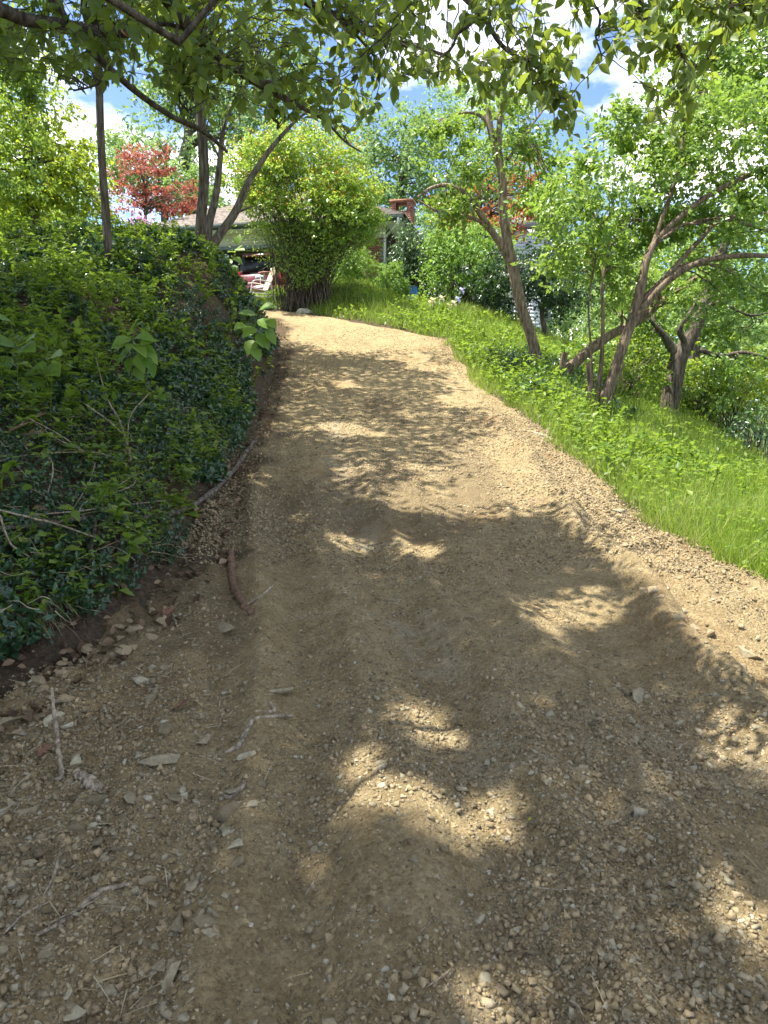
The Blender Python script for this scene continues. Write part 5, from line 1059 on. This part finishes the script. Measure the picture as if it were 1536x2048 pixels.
sapling('round_leaf_weed', 'round leaves just above the fallen branch at the left', [(85, 1035, 5.0), (85, 1015, 5.0)], [(88, 1015, 15, -14, .9), (80, 1018, -18, -8, .9), (60, 1025, -22, 6, .8), (40, 1045, -20, 4, .9)], 34, pool=ROUND)
sapling('drooping_weed', 'wilted serrated leaf hanging under the fallen branch', [(72, 1068, 4.7), (74, 1060, 4.7)], [(72, 1062, 8, 40, 1), (90, 1065, 18, 25, 1)], 42)
sapling('ground_weed', 'small three leaved weed beside the dry grass clump', [(172, 1250, 3.75), (172, 1225, 3.75)], [(172, 1228, -18, -10, 1), (172, 1228, 22, -4, 1), (172, 1230, 2, 20, .9), (170, 1226, 5, -18, .7)], 26)
sapling('edge_sprout', 'leafy green sprout at the foot of the leaning tree', [(1075, 790, 12.6), (1078, 760, 12.6), (1082, 735, 12.6)], [(1080, 740, 15, -12, 1), (1078, 745, -15, -10, 1), (1078, 760, 18, 0, 1), (1076, 765, -16, 4, 1), (1076, 778, 14, 8, .8), (1082, 735, 2, -18, .8)], 20)
sapling('tall_sprout', 'upright leafy shoot in front of the open garage', [(452, 575, 16.5), (462, 535, 16.5), (470, 505, 16.5), (474, 488, 16.5)], [(474, 490, 2, -14, 1), (472, 498, 14, -6, 1), (470, 505, -13, -4, 1), (466, 515, 14, 4, 1), (464, 520, -12, 6, 1), (462, 532, 14, 10, 1.1), (458, 540, -14, 8, 1), (456, 552, 12, 12, 1), (452, 560, -13, 8, 1)], 22)
def blue_cluster():
    b = at(452, 545, 17); e = empty('blue_flower_spike', b); tag(e, 'pale blue flower spike among the weeds before the garage', 'flower'); tip = at(453, 508, 17)
    mb = MB(); mb.tube(np.linspace(at(450, 570, 17), tip, 4), .006, 5); mb.build('stem', M['stemgreen'], e, b)
    n = 60; t = rng.uniform(0, 1, n); p = b + (tip - b) * t[:, None] + rng.normal(size=(n, 3)) * .03; V, F = scatter(*L_LO, p, leafR(rnd(n), rnd(n)), rng.uniform(.03, .06, n)); part('petals', V, F, M['blueflower'], e, b)
blue_cluster()
def iris(px, py, Y, top, m, label, lean=6, leaves=True, group=None):
    b = at(px, py, Y); b[2] = float(G(b[0], Y)); e = empty('iris', b); tag(e, label, 'iris', group); tip = at(px + lean, top, Y)
    mb = MB(); mb.tube(crm([b, (b + tip) / 2 + [.01, 0, 0], tip], 8), np.linspace(.007, .005, 8), 5); mb.build('stem', M['stemgreen'], e, b)
    for k in range(6):
        a = k * math.pi / 3; up = k % 2 == 0; d = np.array([math.cos(a), math.sin(a), 1.4 if up else -.35]); V, F = scatter(*leaf_hi(.75, .1, .7 if not up else -.5), tip[None], leafR(d[None], np.array([[math.cos(a), math.sin(a), -.2 if up else 1]])), np.array([.12])); part('petal', V, F, M[m], e, b, smooth=True)
    if leaves:
        V = []; n = 9; bb = b + np.stack([rng.normal(size=n) * .05, rng.normal(size=n) * .05, np.zeros(n)], 1); V, F = scatter(*BLADE, bb, leafR(UP + rnd(n) * .28, rnd(n)), np.stack([np.full(n, .03), rng.uniform(.4, .65, n), rng.uniform(.4, .65, n)], 1)); part('sword_leaves', V, F, M['grass'], e, b)
iris(912, 640, 19.5, 598, 'purple', 'lower pale lilac iris bloom of the purple pair', 4); iris(916, 640, 19.7, 580, 'purple', 'topmost pale lilac iris bloom leaning right', 8, False)
for q in ((876, 640, 600, 'cream iris bloom at the left of the iris clump', -10), (886, 645, 596, 'tallest cream iris bloom in the middle of the clump', -2), (890, 645, 612, 'lower cream iris bloom left of the lilac pair', 8), (898, 645, 606, 'cream iris bloom right beneath the lilac blooms', 10), (868, 645, 606, 'leftmost small cream iris bloom by the blue item', -6)): iris(q[0], q[1], 19.0, q[2], 'cream', q[3], q[4], True, 'cream irises by the lawn')
def blue_item():
    p = at(826, 592, 23.2); b = np.array([p[0], 23.2, float(G(p[0], 23.2))]); e = empty('blue_garden_flag', b); tag(e, 'small blue and white cloth hanging beside the egg shaped boxwood', 'flag'); z = p[2] - b[2]
    mb = MB(); mb.tube([(-.16, 0, -.1), (-.16, 0, z + .3), (.16, 0, z + .32)], .01, 6); mb.build('stake', M['fascia'], e)
    def cl(x0, x1, z0, z1, name, m):
        X, Z = np.meshgrid(np.linspace(x0, x1, 9), np.linspace(z0, z1, 7)); Yw = .03 * np.sin(X * 22 + Z * 3); V = np.concatenate([np.stack([X, Yw + q, Z], -1).reshape(-1, 3) for q in (0, .006)]); f = grid_faces(7, 9); link(name, new_mesh(name, V, [f, f[:, ::-1] + 63], m, True), e)
    cl(-.13, .14, z + .02, z + .28, 'upper_cloth', plain('blue cloth', (.05, .16, .42), .8, .2, 12)); cl(-.12, .12, z - .16, z + .018, 'lower_cloth', plain('pale cloth', (.55, .65, .6), .8, .15, 12))
blue_item()

# ------------------------------------------------------------------ sticks, roots, straw and leaves on the ground
def gp(px, py, lift=.0):
    p = hit(px, py); z = max(float(G(p[0], p[1])), float(D(p[0], p[1])) if inside(np.array(p[0]), np.array(p[1])) > -.1 else -9); return np.array([p[0], p[1], z + lift])
def stick(name, label, paths, m='stick', cat='stick', group=None, lift=.02, sides=8, lump=.06):
    """paths: list of [(px,py,r_px[,lift_m]), ...]; first is the main stem, others are its side branches"""
    P0 = None; e = None
    for i, L in enumerate(paths):
        pts = []; 
        for q in L:
            p = gp(q[0], q[1], 0); l = (q[3] * (2.2 if name.startswith('dead') else 1) + (.05 if name.startswith(('dead', 'fallen_b')) else 0) if len(q) > 3 else lift); d = ray(q[0], q[1]); p = p - d / d[1] * (l * 1.2); pts.append(list(p) + [q[2] * m_per_px(p[1])])
        Q = crm(pts, max(6, len(L) * 6)); P = Q[:, :3] + rng.normal(size=(len(Q), 3)) * Q[:, 3:4] * .18; R = np.clip(Q[:, 3], .0016, None) * (1 + .12 * rng.normal(size=len(Q)).clip(-1, 1))
        if i == 0: b = P[0].copy(); e = empty(name, b); tag(e, label, cat, group)
        mb = MB(); V, F = tube(P, R, sides, lump); mb.add(V, F); k = sides; mb.F.setdefault(k, []).append(np.array([list(range(k))[::-1], [len(V) - k + j for j in range(k)]])); mb.build('stem' if i == 0 else 'side_twig', M[m], e, b, True)
    return e
stick('fallen_branch', 'long bent fallen branch crossing the foot of the left bank', [[(-20, 1058, 5.8, .06), (60, 1052, 5.8, .06), (130, 1040, 5.8, .05), (200, 1034, 5.8, .05), (280, 1036, 5.8, .04), (340, 1028, 5.8, .03), (395, 1005, 5.8, .02), (440, 972, 5.8, .02), (480, 925, 5.4, .02), (508, 882, 4.7, .02)],
      [(190, 1036, 4.3, .05), (188, 1070, 4.3, .05), (180, 1105, 3.6, .04), (178, 1125, 2.9, .02)], [(205, 1036, 2.2, .05), (225, 1070, 2.2, .05), (245, 1100, 1.8, .03)], [(330, 1030, 2.2, .03), (355, 1060, 1.8, .04), (378, 1140, 1.4, .02), (430, 1160, 1.1, .01)], [(255, 1040, 2.9, .05), (258, 1060, 2.5, .05), (225, 1100, 2.5, .05), (215, 1130, 2.2, .03), (240, 1170, 2.2, .01)], [(325, 1062, 2.9, .05), (290, 1075, 2.9, .05), (250, 1110, 2.2, .04), (232, 1140, 1.8, .02)], [(285, 1080, 2.2, .04), (275, 1120, 2.2, .03), (272, 1150, 2.2, .01), (255, 1160, 1.8, .01)]], 'bark_grey')
stick('dead_sapling', 'pale dead forked twig standing up on the left bank', [[(272, 955, 3, .0), (262, 920, 3.5, .06), (250, 875, 3, .12), (235, 835, 2.5, .18), (215, 800, 2, .22)], [(250, 873, 2, .12), (215, 840, 1.5, .2), (170, 808, 1.2, .25)], [(235, 835, 1.5, .18), (212, 790, 1.2, .24), (190, 710, 1, .3)], [(255, 890, 1.2, .1), (262, 830, 1.2, .2), (300, 785, 1, .25)], [(268, 940, 1.5, .02), (240, 920, 1.5, .05), (190, 905, 1.3, .08), (120, 905, 1.2, .08), (40, 912, 1.2, .06), (-10, 925, 1.2, .05)], [(170, 905, 1, .1), (120, 870, 1, .12), (55, 835, .9, .15)]])
stick('dead_twig', 'thin pale twig arching from the left edge over the weeds', [[(-10, 1018, 2, .12), (60, 1035, 2.2, .12), (120, 1050, 2, .1), (190, 1075, 1.6, .06)], [(0, 1030, 2.5, .1), (20, 1085, 2, .08), (60, 1115, 1.6, .04)], [(60, 1105, 1.5, .05), (120, 1108, 1.2, .04), (160, 1092, 1, .03)]])
stick('dead_twig', 'curved dry stem arching down to the fallen branch', [[(272, 950, 1.6, .05), (265, 970, 1.6, .08), (215, 990, 1.5, .1), (170, 1005, 1.5, .1), (155, 1030, 1.3, .05)], [(190, 925, 1.3, .1), (178, 965, 1.3, .1), (145, 1020, 1.2, .05)]])
stick('dead_twig', 'bowed brown twig left of the round leaves', [[(95, 990, 1.6, .03), (104, 955, 2, .08), (105, 930, 1.8, .1), (98, 915, 1.4, .1)], [(60, 840, 1, .1), (110, 875, 1, .1), (160, 900, 1, .08)]])
stick('dead_twig', 'long straight pale stem lying just above the fallen branch', [[(60, 1030, 1.3, .08), (160, 1022, 1.5, .08), (250, 1010, 1.5, .08), (335, 1000, 1.3, .05)]])
stick('brown_root', 'thick reddish brown cut root lying at the driveway edge', [[(460, 1105, 8, .03), (463, 1140, 8.5, .03), (468, 1175, 9.5, .03), (482, 1205, 9.5, .03), (502, 1236, 8, .02)]], 'root', 'root')
stick('pale_twig', 'pale forked twig lying across the brown root', [[(484, 1220, 4, .04), (510, 1212, 3, .03), (532, 1195, 3, .02), (548, 1168, 2, .02)], [(515, 1210, 2, .02), (540, 1203, 1.4, .01)], [(530, 1168, 2.5, .02), (518, 1150, 2, .01)]])
stick('upright_stick', 'thin upright stick poking out of the left dirt', [[(126, 1562, 5, .0), (120, 1520, 5, .08), (114, 1470, 4.5, .16), (107, 1420, 4, .24), (104, 1385, 3, .3)]])
stick('stump_root', 'short thick grey root end half buried left of the slabs', [[(150, 1545, 10, .01), (165, 1555, 13, .02), (185, 1570, 14, .015), (210, 1592, 10, -.02)]], 'stick', 'root', lift=.01)
stick('wood_splinter', 'splintered grey wood scrap beside the jagged flat rock', [[(450, 1505, 4, .01), (480, 1495, 7, .02), (495, 1470, 6, .02), (510, 1455, 5, .02), (560, 1432, 5, .015), (585, 1430, 3, .01)], [(510, 1440, 4, .02), (545, 1425, 5, .02), (540, 1412, 4, .015)]], 'stick')
stick('wood_splinter', 'small curved bark scrap right of the pale stone chips', [[(440, 1585, 3, .01), (460, 1594, 5, .015), (485, 1590, 6, .015), (490, 1575, 3, .01)]], 'stick')
stick('straw_bundle', 'frayed bundle of pale dry stalks in the left foreground', [[(75, 1870, 4, .01), (140, 1835, 6, .015), (200, 1795, 6, .015), (262, 1768, 4, .01)], [(90, 1850, 2, .02), (160, 1820, 2.5, .025), (250, 1765, 2, .02)], [(0, 1880, 3, .01), (50, 1840, 3, .015), (100, 1810, 2, .01)]])
stick('dry_stalk', 'split dry stalk standing left of the straw bundle', [[(85, 1805, 2, .01), (105, 1760, 3, .03), (118, 1712, 3, .04)], [(102, 1805, 2, .01), (108, 1760, 3, .03), (120, 1708, 2.5, .04)]])
stick('edge_stick', 'pale stick lying where the right shoulder meets the grass', [[(1062, 866, 3, .02), (1085, 872, 4, .03), (1110, 884, 4, .02), (1120, 890, 3, .01)], [(1092, 872, 3, .02), (1100, 850, 3, .1), (1112, 835, 2.5, .15)]])
for i, (a, b, c, d) in enumerate([(840, 1880, 870, 1835), (1150, 1790, 1075, 1775), (850, 1990, 905, 1935), (1140, 2000, 1165, 2030), (345, 1230, 360, 1300), (600, 1240, 625, 1225), (640, 1740, 610, 1790), (20, 1640, 60, 1600), (60, 1690, 120, 1660), (230, 1330, 300, 1352)]):
    stick('small_twig', ['short twig on the shaded gravel below centre', 'straight pale splinter on the right gravel', 'thin curved twig at the bottom centre', 'dark twig at the bottom right centre', 'thin dry stem under the bank foot', 'short stem right of the pale forked twig', 'slanted thin twig in the gravel left of centre', 'dry stem near the left edge rubble', 'dry stem crossing the left rubble above the split stalk', 'thin dry stem on the clod pile under the bank'][i], [[(a, b, 1.6, .012), ((a + c) / 2 + 4, (b + d) / 2 - 3, 1.8, .015), (c, d, 1.2, .01)]], group='small twigs on the driveway')
def straw():
    n = 900; y = np.exp(rng.uniform(math.log(1.5), math.log(5.2), n)); x = np.where(rng.uniform(0, 1, n) < .75, rng.uniform(-2.0, -.55, n), rng.uniform(-.6, 1.2, n)); ok = (inside(x, y) > -.2) & (rng.uniform(0, 1, n) < np.where(x < -.55, 1, .2)); x, y = x[ok], y[ok]; n = len(x)
    b = np.stack([x, y, D(x, y) + .018], 1); d = rnd(n) * [1, 1, .1]; V, F = scatter(*BLADE, b, leafR(d, UP + rnd(n) * .3), np.stack([rng.uniform(.002, .005, n), rng.uniform(.03, .15, n), rng.uniform(.03, .1, n)], 1)); tag(link('straw_litter', new_mesh('straw_litter', V, F, M['straw'])), 'scattered bits of dry straw and roots on the left dirt', 'straw', kind='stuff')
    # dry grass clump at the left edge
    b0 = gp(60, 1255); e = empty('dry_grass_clump', b0); tag(e, 'clump of drooping dry grass at the left edge of the bank', 'dry grass'); mb = MB()
    for i in range(190):
        s = gp(random.uniform(-40, 110), random.uniform(1190, 1260), -.01); a = rng.uniform(-.6, 1.2); L = rng.uniform(.12, .3); d = np.array([math.sin(a) * .9, -.35, 0]); P = np.array([s + d * L * t + UP * (L * .75 * t - L * .85 * t * t) for t in np.linspace(0, 1, 6)]); mb.add(*tube(P, np.linspace(.0022, .001, 6), 3))
    mb.build('blades', M['straw'], e, b0)
    mb = MB()
    for i in range(70):
        px, py = random.uniform(-20, 340), random.uniform(790, 1230)
        if py > 1290 - px * .5: continue
        a = random.uniform(-.5, .5) + (math.pi if random.random() < .5 else 0); L = random.uniform(40, 150); pts = []
        for t in (0, .35, .7, 1):
            qx = px + math.cos(a) * L * t; qy = py + math.sin(a) * L * t + 14 * math.sin(t * 3) * random.uniform(-1, 1); p = gp(qx, qy); dv = ray(qx, qy); pts.append(p - dv / dv[1] * random.uniform(.12, .34))
        mb.add(*tube(crm(pts, 10), np.linspace(random.uniform(.0014, .003), .001, 10), 4))
    tag(mb.build('dry_stems', M['straw']), 'tangle of thin pale dry stems lying over the bank plants', 'dry stems', kind='stuff')
    # single fallen leaves
    def dead(px, py, s, lab, m='litter'):
        p = gp(px, py, .012); dv = ray(px, py); p = p - dv / dv[1] * (.16 if py < 1000 else 0); b = p; e = empty('fallen_leaf', b); tag(e, lab, 'leaf'); V = []; pts = [(0, 0), (.25, .05), (.5, .3), (.3, .3), (.42, .62), (.18, .5), (0, 1), (-.18, .5), (-.42, .62), (-.3, .3), (-.5, .3), (-.25, .05)]
        k = s * m_per_px(p[1]); V = [[x * k, y * k, .15 * k * abs(x) + .05 * k * math.sin(5 * y)] for x, y in pts] + [[0, .35 * k, 0]]; V = np.array(V); V = np.concatenate([V, V - [0, 0, .0012]]); F = [[i, (i + 1) % 12, 12] for i in range(12)] + [[13 + (i + 1) % 12, 13 + i, 25] for i in range(12)]
        o = link('leaf_blade', new_mesh('leaf_blade', V, [np.array(F)], dm[m]), e); e.rotation_euler = (.5, .2, random.uniform(0, 6.28))
    dm = {'litter': plain('russet dead leaf', (.2, .1, .06), .8, .2, 30), 'tan': plain('tan dead leaf', (.36, .24, .14), .8, .2, 30), 'yellow': plain('yellow leaf', (.4, .42, .05), .7)}
    dead(352, 1432, 46, 'reddish brown lobed leaf above the pale oval slab'); dead(50, 852, 60, 'large tan curled dead leaf on the bank', 'tan'); dead(20, 868, 50, 'tan dead leaf left of the large curled one', 'tan'); dead(70, 880, 46, 'tan dead leaf below the large curled one', 'tan'); dead(330, 1235, 30, 'grey brown dead leaf under the bank roots'); dead(75, 1515, 44, 'dark russet leaf by the upright stick')
    dead(1056, 1645, 12, 'tiny yellow leaf on the shaded driveway', 'yellow')
straw()
def clods():
    M['clod'] = plain('dirt clod', (.33, .255, .15), .95, .25, 30, .006); me = [stone_mesh('dirt_clod', M['clod'], 70 + i, n=14) for i in range(5)]
    for i in range(46):
        if i < 30: px, py = rng.uniform(20, 330), 0; py = np.interp(px, [0, 100, 180, 260, 330], [1410, 1370, 1315, 1285, 1270]) + rng.normal() * 28
        else: px = rng.uniform(1150, 1530); py = np.interp(px, [1150, 1300, 1536], [1085, 1210, 1390]) + rng.normal() * 18
        p = hit(px, py); s = rng.uniform(.025, .06); put_stone(p[0], p[1], (s, s * .9, s * .9), 'crumbly tan dirt clod on the pile under the left bank' if i < 30 else 'crumbly tan dirt clod on the ridge of the right shoulder', 'dirt clod', 'clods under the left bank' if i < 30 else 'clods on the right shoulder', 'dirt_clod', .3, me=me[i % 5])
clods()
